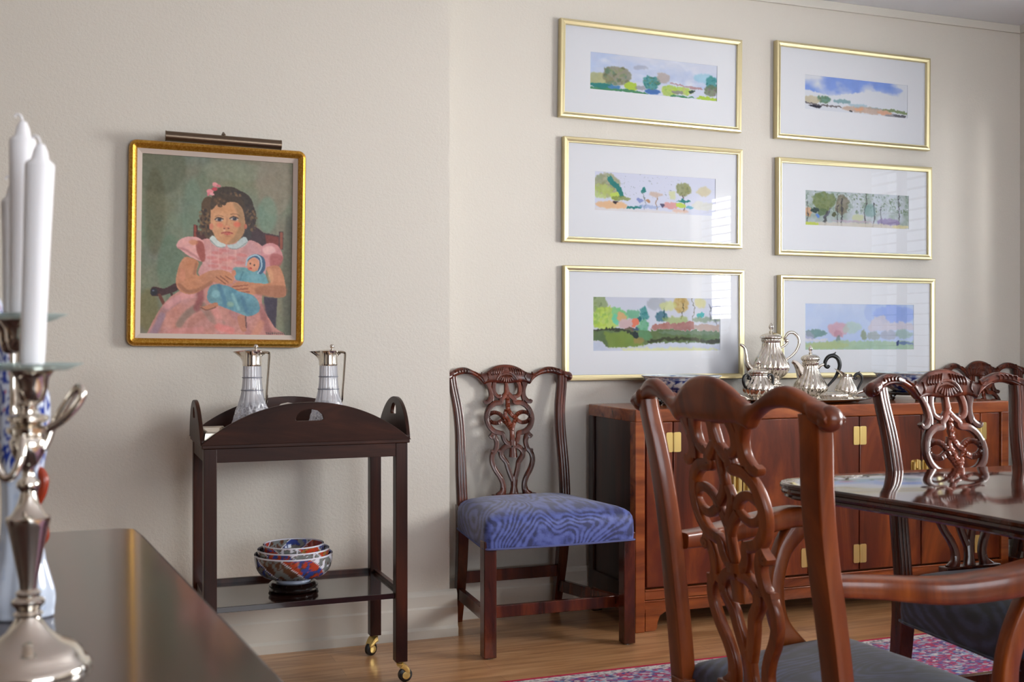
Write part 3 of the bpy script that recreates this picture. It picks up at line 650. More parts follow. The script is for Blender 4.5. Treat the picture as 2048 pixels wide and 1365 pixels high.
    if k == 4:
        p.a[:] = (188, 196, 204); p.put(np.clip(p.noise(12, 3) + .4, 0, 1), (126, 146, 128), al=.75); p.speck(lambda x, y: y < .6, 700, .008, [(104, 124, 96), (150, 168, 160), (120, 140, 128), (196, 204, 208)], .7)
        bush(p, .18, .3, .1, .28, [(106, 120, 74), (128, 140, 96)], 36); bush(p, .35, .36, .06, .3, [(120, 112, 96), (104, 112, 88)], 24); p.ell(.09, .56, .035, .08, (52, 70, 66)); p.ell(.12, .72, .025, .06, (98, 134, 200)); p.ell(.03, .62, .03, .14, (206, 150, 110), al=.7, soft=2); p.ell(.16, .6, .04, .1, (84, 108, 78), al=.8)
        for x, w_, y0 in ((.19, .02, .6), (.3, .008, .4), (.345, .016, .2), (.57, .012, .0), (.65, .012, .3), (.72, .008, .4), (.9, .008, 0), (.02, .006, .3)): p.line([(x + .01, y0), (x, .98)], w_, (66, 66, 70), al=.85)
        p.line([(.19, .75), (.24, .5)], .012, (100, 100, 116)); p.ell(.27, .68, .02, .08, (84, 88, 64)); p.ell(.8, .82, .12, .1, (140, 124, 170), al=.8, soft=2); p.ell(.5, .72, .06, .1, (190, 196, 140), al=.6, soft=3); p.ell(.62, .5, .05, .2, (110, 150, 150), al=.6, soft=3); p.ell(.5, .95, .5, .07, (206, 198, 186), al=.85, soft=3); p.ell(.06, .96, .07, .05, (186, 200, 96)); p.ell(.92, .94, .09, .05, (210, 200, 150), al=.8); p.ell(.45, .84, .2, .03, (182, 160, 176), al=.7, soft=2)
    if k == 5:
        p.a[:] = (180, 198, 232); p.put(np.clip(p.noise(4, 4) + .3, 0, 1), (206, 216, 236), al=.8, soft=3); p.ell(.82, .22, .2, .2, (140, 164, 228), al=.8, soft=8); p.ell(.62, .18, .08, .25, (160, 182, 232), al=.5, soft=8)
        p.ell(.1, .64, .09, .08, (112, 144, 136), al=.85, soft=2, var=10); p.ell(.04, .7, .04, .1, (160, 160, 186), al=.6, soft=3); p.ell(.3, .56, .09, .16, (206, 164, 178), al=.85, soft=5, var=10); p.ell(.3, .66, .04, .08, (176, 130, 146), al=.6, soft=4); p.ell(.42, .52, .08, .12, (176, 200, 190), al=.7, soft=5)
        p.ell(.3, .78, .02, .1, (110, 130, 120), al=.7, soft=2); p.poly([(.56, .5), (.63, .3), (.7, .24), (.78, .4), (1, .4), (1, .56), (.6, .6)], (206, 200, 212), sub=1, al=.85, soft=3); p.ell(.53, .68, .03, .12, (134, 146, 118), al=.8, soft=3); p.ell(.62, .7, .06, .1, (150, 160, 156), al=.7, soft=3); p.ell(.76, .68, .08, .1, (160, 164, 180), al=.7, soft=4); p.ell(.9, .66, .08, .1, (150, 178, 168), al=.7, soft=4)
        p.poly([(0, .84), (.3, .8), (1, .82), (1, 1), (0, 1)], (162, 188, 156), sub=1, al=.9, soft=3, var=10); p.ell(.2, .9, .2, .08, (176, 188, 128), al=.6, soft=4); p.ell(.92, .86, .07, .03, (90, 112, 168), al=.8, soft=2); p.ell(.84, .85, .012, .05, (60, 74, 120)); p.ell(.08, .78, .12, .03, (216, 214, 220), al=.8, soft=2)
    return p
WC = [(1.774, 2.615, 2.365, 1.970, 1.911, 2.500, 2.246, 2.096, 'upper left', 'round trees under grey sky', .7),
      (1.789, 2.618, 1.896, 1.473, 1.931, 2.492, 1.765, 1.608, 'middle left', 'pale sky and pink huts', 0.3),
      (1.791, 2.627, 1.381, 0.918, 1.924, 2.515, 1.257, 1.038, 'lower left', 'dark green pond', 0),
      (2.787, 3.614, 2.374, 1.951, 2.941, 3.494, 2.242, 2.092, 'upper right', 'blue sky over brown shore', .4),
      (2.795, 3.624, 1.873, 1.450, 2.944, 3.501, 1.738, 1.587, 'middle right', 'row of tree trunks', 0),
      (2.805, 3.642, 1.364, 0.916, 2.943, 3.529, 1.242, 1.040, 'lower right', 'hazy sky and pink tree', 0)]
for k, (x0, x1, z1, z0, ax0, ax1, az1, az0, pos, what, tilt) in enumerate(WC):
    cx, cz, w_, h_ = (x0 + x1) / 2, (z0 + z1) / 2, x1 - x0, z1 - z0
    t = thing('framed_watercolour', 'gold-framed watercolour, %s of the six, %s' % (pos, what), 'picture', (cx, YW, cz), group='six framed landscape watercolours')
    t.rotation_euler = (0, R(tilt), 0)
    frame_ring(rect_path(w_, h_), [(0, -0.002), (0, -0.025), (0.003, -0.029), (0.010, -0.030), (0.019, -0.026), (0.021, -0.026), (0.023, -0.021), (0.023, -0.002)]).build('frame', M['gold'], t, smooth_=False)
    aw, ah = ax1 - ax0, az1 - az0; ox, oz = (ax0 + ax1) / 2 - cx, (az0 + az1) / 2 - cz
    mb = MB(); W2, H2 = w_ / 2 - 0.012, h_ / 2 - 0.012
    mb.box(-W2, ox - aw / 2, -0.015, -0.012, -H2, H2); mb.box(ox + aw / 2, W2, -0.015, -0.012, -H2, H2)
    mb.box(ox - aw / 2, ox + aw / 2, -0.015, -0.012, -H2, oz - ah / 2); mb.box(ox - aw / 2, ox + aw / 2, -0.015, -0.012, oz + ah / 2, H2)
    mb.build('mat_board', M['matboard'], t, smooth_=False)
    pm = water(k).mesh(aw + 0.002, ah + 0.002, -0.0125, 1.1); pm.map(lambda x, y, z: (x + ox, y, z + oz)); pm.build('watercolour', M['watercolour'], t, smooth_=False)
    gb = MB(); gb.add([(-W2, -0.018, -H2), (W2, -0.018, -H2), (W2, -0.018, H2), (-W2, -0.018, H2)], [(0, 1, 2, 3)]); gb.build('glass_pane', M['glass'], t, smooth_=False)

# ---------------------------------------------------------------- chairs
def yback(z):
    if z >= 0.44: return 0.182 + 0.078 * ((z - 0.44) / 0.55) ** 1.25
    return 0.182 + 0.078 * ((0.44 - z) / 0.44) ** 1.6
WK = [1.14, 1]; EX = [.5, .6]
CUT = lambda x, y: ((x - (550 + 67 * (y - 130) / 1120)) / 2037, 0.986 - (y - 130) / 1120 * 0.503)
def strokeflat(b, pts, wd, dep, sub=6, closed=False, rope=0.0, yoff=0.0, raw=False, n=10):
    """flat stroke in (h, z) with rounded section; depth along local y"""
    pp = [Vector((p[0], 0, p[1])) for p in (pts if raw else [CUT(*q) for q in pts])]
    ws = list(wd) if hasattr(wd, '__len__') else [wd] * len(pp)
    if not raw: ws = [v * WK[0] for v in ws]
    P, W = smooth(pp, ws, sub, closed); m_ = len(P); rows = []; L = 0
    for i in range(m_):
        a = P[(i - 1) % m_] if (i or closed) else P[0]; c = P[(i + 1) % m_] if (i < m_ - 1 or closed) else P[-1]
        if i: L += (P[i] - P[i - 1]).length
        t = (c - a).normalized(); nx, nz = t.z, -t.x
        k = 1 + rope * WK[1] * math.sin(L * 2 * PI / 0.0085)
        row = []
        for j in range(n):
            an = 2 * PI * j / n + PI / n; cx, cy = math.cos(an), math.sin(an)
            cx = math.copysign(abs(cx) ** EX[0], cx); cy = math.copysign(abs(cy) ** EX[1], cy)
            row.append((P[i].x + nx * cx * W[i] / 2, yoff + cy * dep / 2 * k, P[i].z + nz * cx * W[i] / 2))
        rows.append(row)
    b.grid(rows, closed_u=closed, closed_v=True, cap=not closed)
def mirror(b):
    n = len(b.v); b.v += [(-x, y, z) for x, y, z in b.v]; b.f += [tuple(reversed([i + n for i in f])) for f in b.f]
def make_chair(label, group, arms=False, sx=1.0, sz=1.0, wm='chair'):
    W = M[wm]; WK[:] = (1.12, 0) if arms else (1.17, 1); EX[:] = (.2, .2) if arms else (.45, .55)
    root = thing('dining_armchair' if arms else 'dining_chair', label, 'chair', group=group)
    def zf(z):
        if not arms: return z
        if z >= .87: return z * 1.008
        if z >= .44: return .877 - (.87 - z) * 1.21
        return z * .8107
    SD = -.074 if arms else 0
    def bk(h, y, z):     # flat back coordinates -> chair space
        bow = 0.030 * max(0.0, 1 - (h / 0.26) ** 2) * min(1, max(0, (z - 0.5) / 0.42)) ** 1.5
        return (h * sx * ((1.015 + .06 * max(0, 1 - abs(h) / .13)) if arms else .965), yback(z) + bow + y, zf(z))
    # crest rail
    hs = [0, .02, .04, .06, .075, .088, .10, .112, .125, .145, .17, .19, .21, .23, .245, .258, .268, .274]
    zt = [.986, .985, .981, .973, .964, .957, .953, .9525, .955, .965, .975, .977, .974, .967, .961, .957, .951, .942]
    zb = [.912, .912, .913, .915, .915, .912, .908, .922, .933, .944, .949, .9495, .946, .938, .928, .922, .922, .930]
    if arms: zt = [z + .012 * math.cos(min(h / .1, 1) * PI / 2) + .010 * math.exp(-((h - .19) / .04) ** 2) for h, z in zip(hs, zt)]
    st = [(-h, a, c) for h, a, c in zip(hs, zt, zb)][:0:-1] + list(zip(hs, zt, zb))
    P, _ = smooth([Vector(s_) for s_ in st], [0] * len(st), 3)
    b = MB(); rows = []
    for q in P:
        zc, hh = (q.y + q.z) / 2, (q.y - q.z) / 2; dep = 0.0155 + (0.006 if abs(q.x) > .24 else 0)
        row = []
        for j in range(16):
            an = 2 * PI * j / 16; cx, cy = math.cos(an), math.sin(an)
            cx = math.copysign(abs(cx) ** 0.6, cx); cy = math.copysign(abs(cy) ** 0.7, cy)
            z = zc + cx * hh
            row.append(bk(q.x, cy * dep, z))
        rows.append(row)
    b.grid(rows, closed_v=True, cap=True)
    for s_ in (-1, 1):
        e = MB(); e.ball((0, 0, 0), 0.019 if not arms else 0.021, 14, 8, (1.0, 1.05, 1.05)); c = bk(s_ * .262, 0, .937); e.map(lambda x, y, z: (x + c[0], y + c[1], z + c[2])); b.add(e.v, e.f)
    crest = b.build('crest_rail', W, root, angle=60)
    # carving on the front of the crest
    b = MB(); yo = -0.0145
    def cv(pts, w=.005, d=.009, raw=True): strokeflat(b, pts, w, d, 4, yoff=yo, raw=raw, n=6)
    for i in range(6): x = .06 - i * .0095; cv([(x, .968 - i * -.0015), (x + .006, .955), (x + .004, .944 + i * .001)], [.003, .006, .0025])
    for i in range(5): x = .165 + i * .013; cv([(x, .972 - abs(i - 1.5) * .002), (x + .007, .966), (x + .006, .957)], [.003, .0055, .0025])
    cv([(.14, .960), (.122, .950), (.108, .936), (.098, .92)], [.003, .005, .005, .003]); cv([(.108, .957), (.114, .945), (.128, .942)], [.003, .005, .002])
    cv([(.085, .955), (.078, .938), (.083, .925)], [.003, .006, .003]); cv([(.24, .955), (.252, .946), (.262, .944), (.268, .936)], [.004, .005, .005, .003])
    b2 = MB(); b2.ball((.262, -.018, .937), .009); b.add(b2.v, b2.f)
    cv([(.15, .953), (.18, .958), (.21, .956), (.235, .946)], [.002, .003, .003, .002])
    cv([(.0, .958), (.018, .955), (.034, .944), (.045, .926)], [.007, .008, .008, .006])
    for i, (dx, l) in enumerate(((.0035, .030), (.010, .028), (.017, .024), (.023, .018))): cv([(dx * .6, .947 - i * .001), (dx * 1.15, .947 - l * .6), (dx * 1.5, .947 - l)], [.003, .006, .005])
    mirror(b); b.map(bk); b.build('crest_carving', W, root, angle=60)
    # pierced splat
    b = MB(); D = 0.018
    strokeflat(b, [(775, 225), (730, 285), (708, 350), (710, 405), (735, 443), (764, 455), (775, 438)], [.020, .019, .017, .017, .017, .014, .010], D)
    strokeflat(b, [(600, 200), (645, 250), (676, 325), (672, 385), (642, 408), (622, 395)], [.016, .017, .016, .015, .013, .007], D)
    strokeflat(b, [(700, 265), (712, 330), (700, 400), (712, 440)], [.014, .012, .012, .014], D)
    strokeflat(b, [(566, 372), (598, 408), (625, 432), (632, 458), (690, 466), (746, 510), (775, 585), (765, 652), (728, 698), (682, 716), (656, 724), (650, 765), (628, 802), (598, 820)], [.014, .017, .017, .017, .018, .018, .018, .018, .018, .017, .016, .016, .017, .018], D)
    strokeflat(b, [(628, 600), (652, 560), (700, 542), (748, 560), (762, 590), (738, 622), (690, 632), (646, 612)], .0135, .013, closed=True, rope=0.45)
    strokeflat(b, [(757, 722), (730, 745), (716, 790), (730, 850), (764, 895), (776, 955), (757, 1025), (722, 1090), (704, 1150), (712, 1210), (742, 1252)], [.015, .019, .017, .016, .017, .017, .017, .017, .018, .022, .034], D)
    strokeflat(b, [(770, 735), (752, 752), (738, 735)], [.010, .014, .008], D + .002)
    strokeflat(b, [(775, 865), (750, 868), (735, 850)], [.008, .013, .012], D + .001)
    strokeflat(b, [(600, 826), (648, 836), (686, 872), (688, 912), (655, 965), (645, 1015), (632, 1070), (616, 1120)], [.018, .018, .018, .018, .017, .017, .017, .018], D)
    strokeflat(b, [(690, 872), (718, 862)], .012, D)
    mirror(b)
    strokeflat(b, [(556, 250), (560, 310), (564, 380)], [.020, .014, .022], D)
    strokeflat(b, [(566, 385), (568, 450), (570, 520), (600, 565), (645, 605)], [.017, .015, .016, .015, .013], .014, rope=0.45, yoff=-.001)
    strokeflat(b, [(552, 520), (545, 565), (575, 625), (597, 690), (600, 810)], [.010, .013, .014, .016, .018], .014, rope=0.45)
    strokeflat(b, [(524, 610), (560, 645), (592, 690)], .014, .012, rope=0.45, yoff=.002); strokeflat(b, [(632, 600), (612, 650), (598, 700)], .014, .012, rope=0.45, yoff=-.002)
    strokeflat(b, [(603, 790), (604, 825)], .030, D + .003); strokeflat(b, [(606, 840), (607, 926)], [.024, .030], D - .002, sub=2)
    strokeflat(b, [(614, 1090), (613, 1170), (614, 1225), (615, 1256)], [.026, .021, .030, .060], D)
    b.map(bk); b.build('splat', W, root, angle=50)
    b = MB(); b.box(-.088 * sx, .088 * sx, yback(.48) - .016, yback(.48) + .016, zf(.44), zf(.492)); b.build('splat_shoe', W, root, bevel=.003)
    # posts and legs
    for s_ in (-1, 1):
        b = MB()
        pts = [(.236, .942), (.233, .905), (.220, .82), (.2155, .74), (.217, .66), (.2195, .57), (.219, .44)]
        strokeflat(b, pts, [.036, .037, .040, .041, .042, .043, .043], .032, raw=True, n=12)
        for o in (-.011, 0, .011):
            strokeflat(b, [(p[0] + o, p[1]) for p in pts], .0095, .0055, raw=True, n=6, yoff=-.0165)
        b.map(lambda x, y, z: bk(s_ * x, y, z)); 
        if s_ < 0: b.f = [tuple(reversed(f)) for f in b.f]
        b.build('back_post', W, root, angle=45)
        b = MB(); rows = []
        for z in (.46, .38, .30, .22, .14, .07, 0):
            hx = interp(z, [0, .46], [.203, .211]); w2 = interp(z, [0, .2, .46], [.014, .019, .021]); y = yback(z)
            rows.append([((s_ * hx + a * w2) * sx, y + c * w2, zf(z)) for a, c in ((-1, -1), (1, -1), (1, 1), (-1, 1))])
        b.grid(rows[::-1], closed_v=True, cap=True); b.build('leg', W, root, bevel=.002)
        b = MB(); x = s_ * .262 * sx; b.box(x - .0225, x + .0225, -.2775, -.2325, + .004, .40 + SD); lg = b.build('leg', W, root, bevel=.003)
        b = MB(); b.lathe([(.011, 0), (.011, .005)], 12, (x, -.255, 0)); b.build('glide', M['glide'], lg, smooth_=False)
        # side stretcher
        b = MB(); x0, x1 = s_ * .262 * sx, s_ * .205 * sx
        b.hexa([(x0 - .01, -.235, .118), (x0 + .01, -.235, .118), (x1 + .01, yback(.1), .092), (x1 - .01, yback(.1), .092)], [(x0 - .01, -.235, .162), (x0 + .01, -.235, .162), (x1 + .01, yback(.1), .138), (x1 - .01, yback(.1), .138)])
        b.build('stretcher', W, root, bevel=.002)
    b = MB(); b.box(-.252 * sx, .252 * sx, -.19, -.17, .116, .158); b.build('stretcher', W, root, bevel=.002)
    b = MB(); b.box(-.205 * sx, .205 * sx, yback(.17) - .01, yback(.17) + .01, .155, .20); b.build('stretcher', W, root, bevel=.002)
    # upholstered seat
    def outline(ins, n=9):
        fx, bx, fy, by = .284 * sx - ins, .236 * sx - ins, -.285 + ins, .178 - ins * .6
        pts = []
        cs = [(-fx, fy), (fx, fy), (bx, by), (-bx, by)]
        rr = .03
        for i, (x, y) in enumerate(cs):
            px, py = cs[i - 1]; qx, qy = cs[(i + 1) % 4]
            d0 = Vector((px - x, py - y)).normalized() * rr; d1 = Vector((qx - x, qy - y)).normalized() * rr
            A, C, B_ = Vector((x, y)) + d0, Vector((x, y)), Vector((x, y)) + d1
            for k in range(5):
                u = k / 4; pts.append((1 - u) ** 2 * A + 2 * u * (1 - u) * C + u * u * B_)
            N = Vector((qx, qy)) + (Vector((x, y)) - Vector((qx, qy))).normalized() * rr
            for k in range(1, n):
                u = k / n; v = B_ + (N - B_) * u
                if i == 0: v = v + Vector((0, -.010 * math.sin(PI * u)))
                pts.append(v)
        return pts
    b = MB(); rows = []
    zs = [(.372, .004), (.374, 0), (.40, -.001), (.44, 0), (.456, .003), (.469, .010), (.479, .022), (.487, .042), (.494, .075), (.499, .115), (.502, .165), (.503, .205)]
    for z, ins in zs: rows.append([(p.x, p.y, z + SD) for p in outline(ins)])
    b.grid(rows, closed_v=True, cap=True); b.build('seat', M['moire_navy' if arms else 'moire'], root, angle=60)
    b = MB(); o_ = outline(-.001); b.tube([(p.x, p.y, .374 + SD) for p in o_[::2]], .0035, 6, 2, closed=True); b.build('seat_piping', M['piping'], root)
    if arms:
        for s_ in (-1, 1):
            b = MB(); zA = .662
            pts = [(s_ * .212 * sx, yback(.66) - .008, zA), (s_ * .240 * sx, .12, zA - .003), (s_ * .283 * sx, .03, zA - .006), (s_ * .305 * sx, -.07, zA + .002), (s_ * .305 * sx, -.16, zA + .012), (s_ * .296 * sx, -.22, zA + .004), (s_ * .292 * sx, -.24, zA - .010)]
            b.tube(pts, [.021, .023, .027, .029, .029, .027, .018], 20, 6, up=(0, 0, 1), sq=(0.78, 1.10)); b.build('armrest', W, root, angle=60)
            b = MB(); pts = [(s_ * .300 * sx, -.175, zA - .005), (s_ * .296 * sx, -.125, .60), (s_ * .290 * sx, -.10, .52), (s_ * .285 * sx, -.11, .44), (s_ * .280 * sx, -.16, .365), (s_ * .277 * sx, -.19, .325)]
            b.tube(pts, [.026, .019, .018, .020, .030, .034], 14, 6, up=(1, 0, 0), sq=(0.8, 1.05)); b.build('arm_support', W, root, angle=60)
    return root
G_CH = 'carved mahogany dining chairs'
chair = make_chair('carved mahogany dining chair with blue seat standing alone between trolley and long cabinet', G_CH)
chair.location = (1.543, 3.855, 0)
c2 = copy_tree(chair); 
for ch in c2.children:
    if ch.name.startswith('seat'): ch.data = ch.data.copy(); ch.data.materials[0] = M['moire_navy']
c2['label'] = 'carved mahogany dining chair on the far side of the dining table, reflected in its top'
c2.location = (2.117, 2.090, .0095); c2.scale = (1, 1, 1.008)
c3 = copy_tree(chair); c3['label'] = 'carved mahogany dining chair in the corner behind the right end of the long cabinet'
c3.location = (3.913, 3.865, 0); c3.scale = (.885, 1, 1.0)
ac = make_chair('mahogany armchair in the right foreground seen from behind at the table end', None, True, 1.107, 1.0, 'arm')
del_g = ac.pop('group', None) if 'group' in ac else None
ac.location = (1.344, 1.800, .0095); ac.rotation_euler = (0, 0, R(92.7))

# ---------------------------------------------------------------- long cabinet with brass fittings
def rounded_plate(b, x0, x1, z0, z1, y, th, r=0.006):
    pts = []
    for (cx, cz, a0) in ((x1 - r, z0 + r, -90), (x1 - r, z1 - r, 0), (x0 + r, z1 - r, 90), (x0 + r, z0 + r, 180)):
        for i in range(5): a = R(a0 + 22.5 * i); pts.append((cx + r * math.cos(a), cz + r * math.sin(a)))
    n = len(pts); vs = [(x, y, z) for x, z in pts] + [(x, y - th, z) for x, z in pts]
    fs = [(i, (i + 1) % n, n + (i + 1) % n, n + i) for i in range(n)] + [tuple(range(n, 2 * n))]
    b.add(vs, fs)
CX0, CX1, CY0, CY1, CH = 1.895, 3.662, 3.711, 4.125, 0.825
t = thing('long_cabinet', 'long low reddish wooden cabinet with brass hinges against the back wall', 'sideboard', ((CX0 + CX1) / 2, CY0, 0))
def L_(x): return x - (CX0 + CX1) / 2
X0, X1, DP = L_(CX0), L_(CX1), CY1 - CY0
b = MB(); b.box(X0, X1, 0, DP, CH - 0.048, CH); b.build('top_slab', M['rail'], t, bevel=.004)
b = MB(); b.box(X0 + .036, X1 - .036, .015, DP, .16, CH - .046); b.build('carcass', M['cab'], t, smooth_=False)
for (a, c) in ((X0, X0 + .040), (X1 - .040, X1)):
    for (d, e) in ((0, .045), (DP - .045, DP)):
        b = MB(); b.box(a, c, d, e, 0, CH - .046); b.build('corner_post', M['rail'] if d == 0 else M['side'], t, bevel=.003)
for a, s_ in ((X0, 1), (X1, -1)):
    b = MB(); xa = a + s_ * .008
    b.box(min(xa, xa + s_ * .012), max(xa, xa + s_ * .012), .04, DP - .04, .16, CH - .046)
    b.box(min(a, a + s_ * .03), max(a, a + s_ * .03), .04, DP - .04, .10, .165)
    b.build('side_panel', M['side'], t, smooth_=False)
b = MB(); b.box(X0 + .04, X1 - .04, .001, .04, .118, .153); b.box(X0 + .04, X1 - .04, -.003, .04, .150, .157); b.build('bottom_rail', M['rail'], t, bevel=.002)
b = MB(); b.box(X0 + .04, X1 - .04, .006, .035, .068, .114); b.box(X0 + .04, X1 - .04, .001, .04, .110, .116); b.build('apron', M['rail'], t, bevel=.002)
for s_ in (-1, 1):
    b = MB(); q = [(0, 0), (.040, 0), (.048, .010), (.050, .03), (.060, .055), (.085, .068), (.085, .08), (0, .08)]
    xo = X0 + .044 if s_ < 0 else X1 - .044
    n = len(q); vs = [(xo - s_ * x, .004, z + .002) for x, z in q] + [(xo - s_ * x, .034, z + .002) for x, z in q]
    b.add(vs, [tuple(range(n)), tuple(reversed(range(n, 2 * n)))] + [(i, n + i, n + (i + 1) % n, (i + 1) % n) for i in range(n)]); b.build('foot_bracket', M['rail'], t, smooth_=False)
DX = [1.941, 2.054, 2.353, 2.652, 2.897, 3.204, 3.512, 3.616]
ZB, ZT = .163, .776
for i in range(7):
    a, c = L_(DX[i]) + .002, L_(DX[i + 1]) - .002
    is_door = i in (1, 2, 4, 5)
    b = MB(); b.box(a, c, .003, .02, ZB, ZT); d = b.build('door' if is_door else 'front_panel', M['cab'], t, bevel=.003)
    if is_door:
        side = -1 if i in (1, 4) else 1
        xe = a if side < 0 else c
        for z in (.228, .700):
            h = MB(); w_ = .031
            for q in (-1, 1):
                if q < 0: rounded_plate(h, xe + side * .001 - w_, xe + side * .001 - .0025, z - .037, z + .037, .003, .003)
                else: rounded_plate(h, xe + side * .001 + .0025, xe + side * .001 + w_, z - .037, z + .037, .003, .003)
            h.tube([(xe, -.001, z - .036), (xe, -.001, z + .036)], .0035, 8, 1)
            h.build('hinge', M['brass'], d, smooth_=False)
        xe = c if side < 0 else a; h = MB()
        rounded_plate(h, min(xe, xe - (-side) * .052 * 1), max(xe, xe + side * .052), .488, .592, .003, .003, .010)
        h.v = []; h.f = []
        o_ = -1 if side < 0 else 1
        xa, xb = sorted((xe + o_ * .001, xe + o_ * .052)); rounded_plate(h, xa, xb, .488, .592, .003, .003, .010)
        for q in (.018, .040): h.tube([(xe + o_ * q, -.006, .505), (xe + o_ * q, -.006, .585)], .0065, 10, 1)
        h.tube([(xe + o_ * .029, -.008, .56), (xe + o_ * .029, -.008, .595)], .0045, 8, 1)
        h.build('lock_plate', M['brass'], d)

# ---------------------------------------------------------------- serving trolley with folding tray sides
def flat2d(name, loops, th, material, parent, bev=0.0012):
    cu = bpy.data.curves.new(name, 'CURVE'); cu.dimensions = '2D'; cu.fill_mode = 'BOTH'; cu.extrude = th / 2 - bev; cu.bevel_depth = bev; cu.bevel_resolution = 1
    for lp in loops:
        sp = cu.splines.new('POLY'); sp.points.add(len(lp) - 1); sp.use_cyclic_u = True
        for i, (x, z) in enumerate(lp): sp.points[i].co = (x, z, 0, 1)
    tmp = bpy.data.objects.new('tmp', cu); sc.collection.objects.link(tmp)
    bpy.context.view_layer.update()
    me = bpy.data.meshes.new_from_object(tmp.evaluated_get(bpy.context.evaluated_depsgraph_get()))
    bpy.data.objects.remove(tmp); me.name = name
    me.transform(Matrix(((1, 0, 0, 0), (0, 0, -1, 0), (0, 1, 0, 0), (0, 0, 0, 1)))); me.materials.clear(); me.materials.append(material)
    o = bpy.data.objects.new(name, me); sc.collection.objects.link(o); o.parent = parent
    return o
TX, TY = 0.639, 3.615
tr = thing('serving_trolley', 'dark wooden butler tray trolley on brass casters below the portrait', 'trolley', (TX, TY, 0))
def caster(parent, x, y, a):
    b = MB(); b.lathe([(.0095, 0), (.0125, .002), (.0125, .008), (.008, .010), (.008, .014)], 14, (x, y, .054)); 
    c, s_ = math.cos(a), math.sin(a)
    b.tube([(x, y, .056), (x + .010 * c, y + .010 * s_, .050), (x + .021 * c, y + .021 * s_, .036), (x + .023 * c, y + .023 * s_, .026)], [.013, .012, .010, .007], 10, 4, up=(-s_, c, 0), sq=(1.5, .8))
    hw = MB(); px, py = x + .016 * c, y + .016 * s_
    ax = Vector((-s_, c, 0))
    cst = b.build('caster', M['brass'], parent)
    w_ = MB(); P = Vector((px, py, .0225)); w_.tube([P - ax * .010, P - ax * .006, P + ax * .006, P + ax * .010], [.014, .0222, .0222, .014], 20, 1, up=(0, 0, 1)); w_.build('caster_wheel', M['rubber'], cst)
    for q in (-1, 1): hw.tube([P + ax * q * .009, P + ax * q * .0125, P + ax * q * .0140], [.013, .0125, .004], 16, 1, up=(0, 0, 1))
    hw.build('caster_cap', M['brass'], cst)
lx0, lx1, ly0, ly1 = -.311 + .019, .311 - .019, -.188 + .019, .188 - .019
for (x, y, a) in ((lx0, ly0, 2.4), (lx1, ly0, 0.1), (lx0, ly1, 2.6), (lx1, ly1, 3.6)):
    b = MB(); b.box(x - .019, x + .019, y - .019, y + .019, .068, .758); lg = b.build('leg', M['trolley'], tr, bevel=.0015)
    caster(lg, x, y, a)
b = MB()
b.box(lx0, lx1, ly0 - .017, ly0 + .003, .716, .758); b.box(lx0, lx1, ly1 - .003, ly1 + .017, .716, .758)
b.box(lx0 - .017, lx0 + .003, ly0, ly1, .716, .758); b.box(lx1 - .003, lx1 + .017, ly0, ly1, .716, .758)
b.build('apron', M['trolleyh'], tr, bevel=.001)
b = MB(); b.box(-.317, .317, -.193, .193, .758, .770); b.build('tray_base', M['trolleyh'], tr, bevel=.002)
def lens(w_, h, n=28, e=0.78):
    return [(-w_ / 2, 0)] + [(w_ / 2 - w_ * (1 - i / n), h * (max(0, math.sin(PI * i / n))) ** e) for i in range(1, n)][0:] + [(w_ / 2, 0)]
def arc_lens(w_, h, n=30):
    rr = (w_ * w_ / 4 + h * h) / (2 * h); a0 = math.asin(w_ / 2 / rr)
    return [(rr * math.sin(-a0 + 2 * a0 * i / n), rr * math.cos(-a0 + 2 * a0 * i / n) - rr + h) for i in range(n + 1)]
def hole(cx, cz, w_, h):
    return [(cx - w_ / 2, cz), (cx - w_ / 2 + .004, cz + h * .45), (cx - w_ * .28, cz + h * .85), (cx, cz + h), (cx + w_ * .28, cz + h * .85), (cx + w_ / 2 - .004, cz + h * .45), (cx + w_ / 2, cz), (cx + w_ * .42, cz - .005), (cx - w_ * .42, cz - .005)]
for (w_, h, x, y, rz, hwid, tl) in ((.636, .121, 0, -.189, 0, .088, 4), (.636, .121, 0, .189, 180, .088, 3), (.370, .124, -.314, 0, -90, .07, 2), (.370, .124, .314, 0, 90, .07, 4)):
    o = flat2d('tray_flap', [arc_lens(w_, h), hole(0, h - .052, hwid, .034)], .012, M['trolleyh'], tr)
    o.location = (x, y, .770); o.rotation_euler = (R(tl), 0, R(rz))
b = MB(); b.box(-.293, .293, -.176, .176, .267, .284); sh = b.build('shelf', M['shelf'], tr, bevel=.001)
b = MB(); b.box(-.293, .293, .168, .184, .267, .297); b.box(.286, .301, -.176, .176, .267, .296); b.box(-.301, -.286, -.176, .176, .267, .296); b.build('shelf_gallery', M['trolley'], tr, bevel=.001)
# silver tray lying on the left part of the trolley
t = thing('silver_tray', 'small rectangular silver tray with ridged border at the left end of the trolley', 'tray', (.383, 3.64, .7705)); t.scale = (1, 1, 1.1)
b = MB()
ring = lambda ins, z: [(-.045 + ins, -.13 + ins, z), (.045 - ins, -.13 + ins, z), (.045 - ins, .13 - ins, z), (-.045 + ins, .13 - ins, z)]
b.grid([ring(i_, z_) for i_, z_ in ((0, 0), (0, .006), (.003, .024), (.006, .028), (.009, .023), (.012, .027), (.015, .022), (.018, .024), (.022, .010), (.03, .007))], closed_v=True, cap=True)
b.build('tray_body', M['silver_dull'], t, smooth_=False)
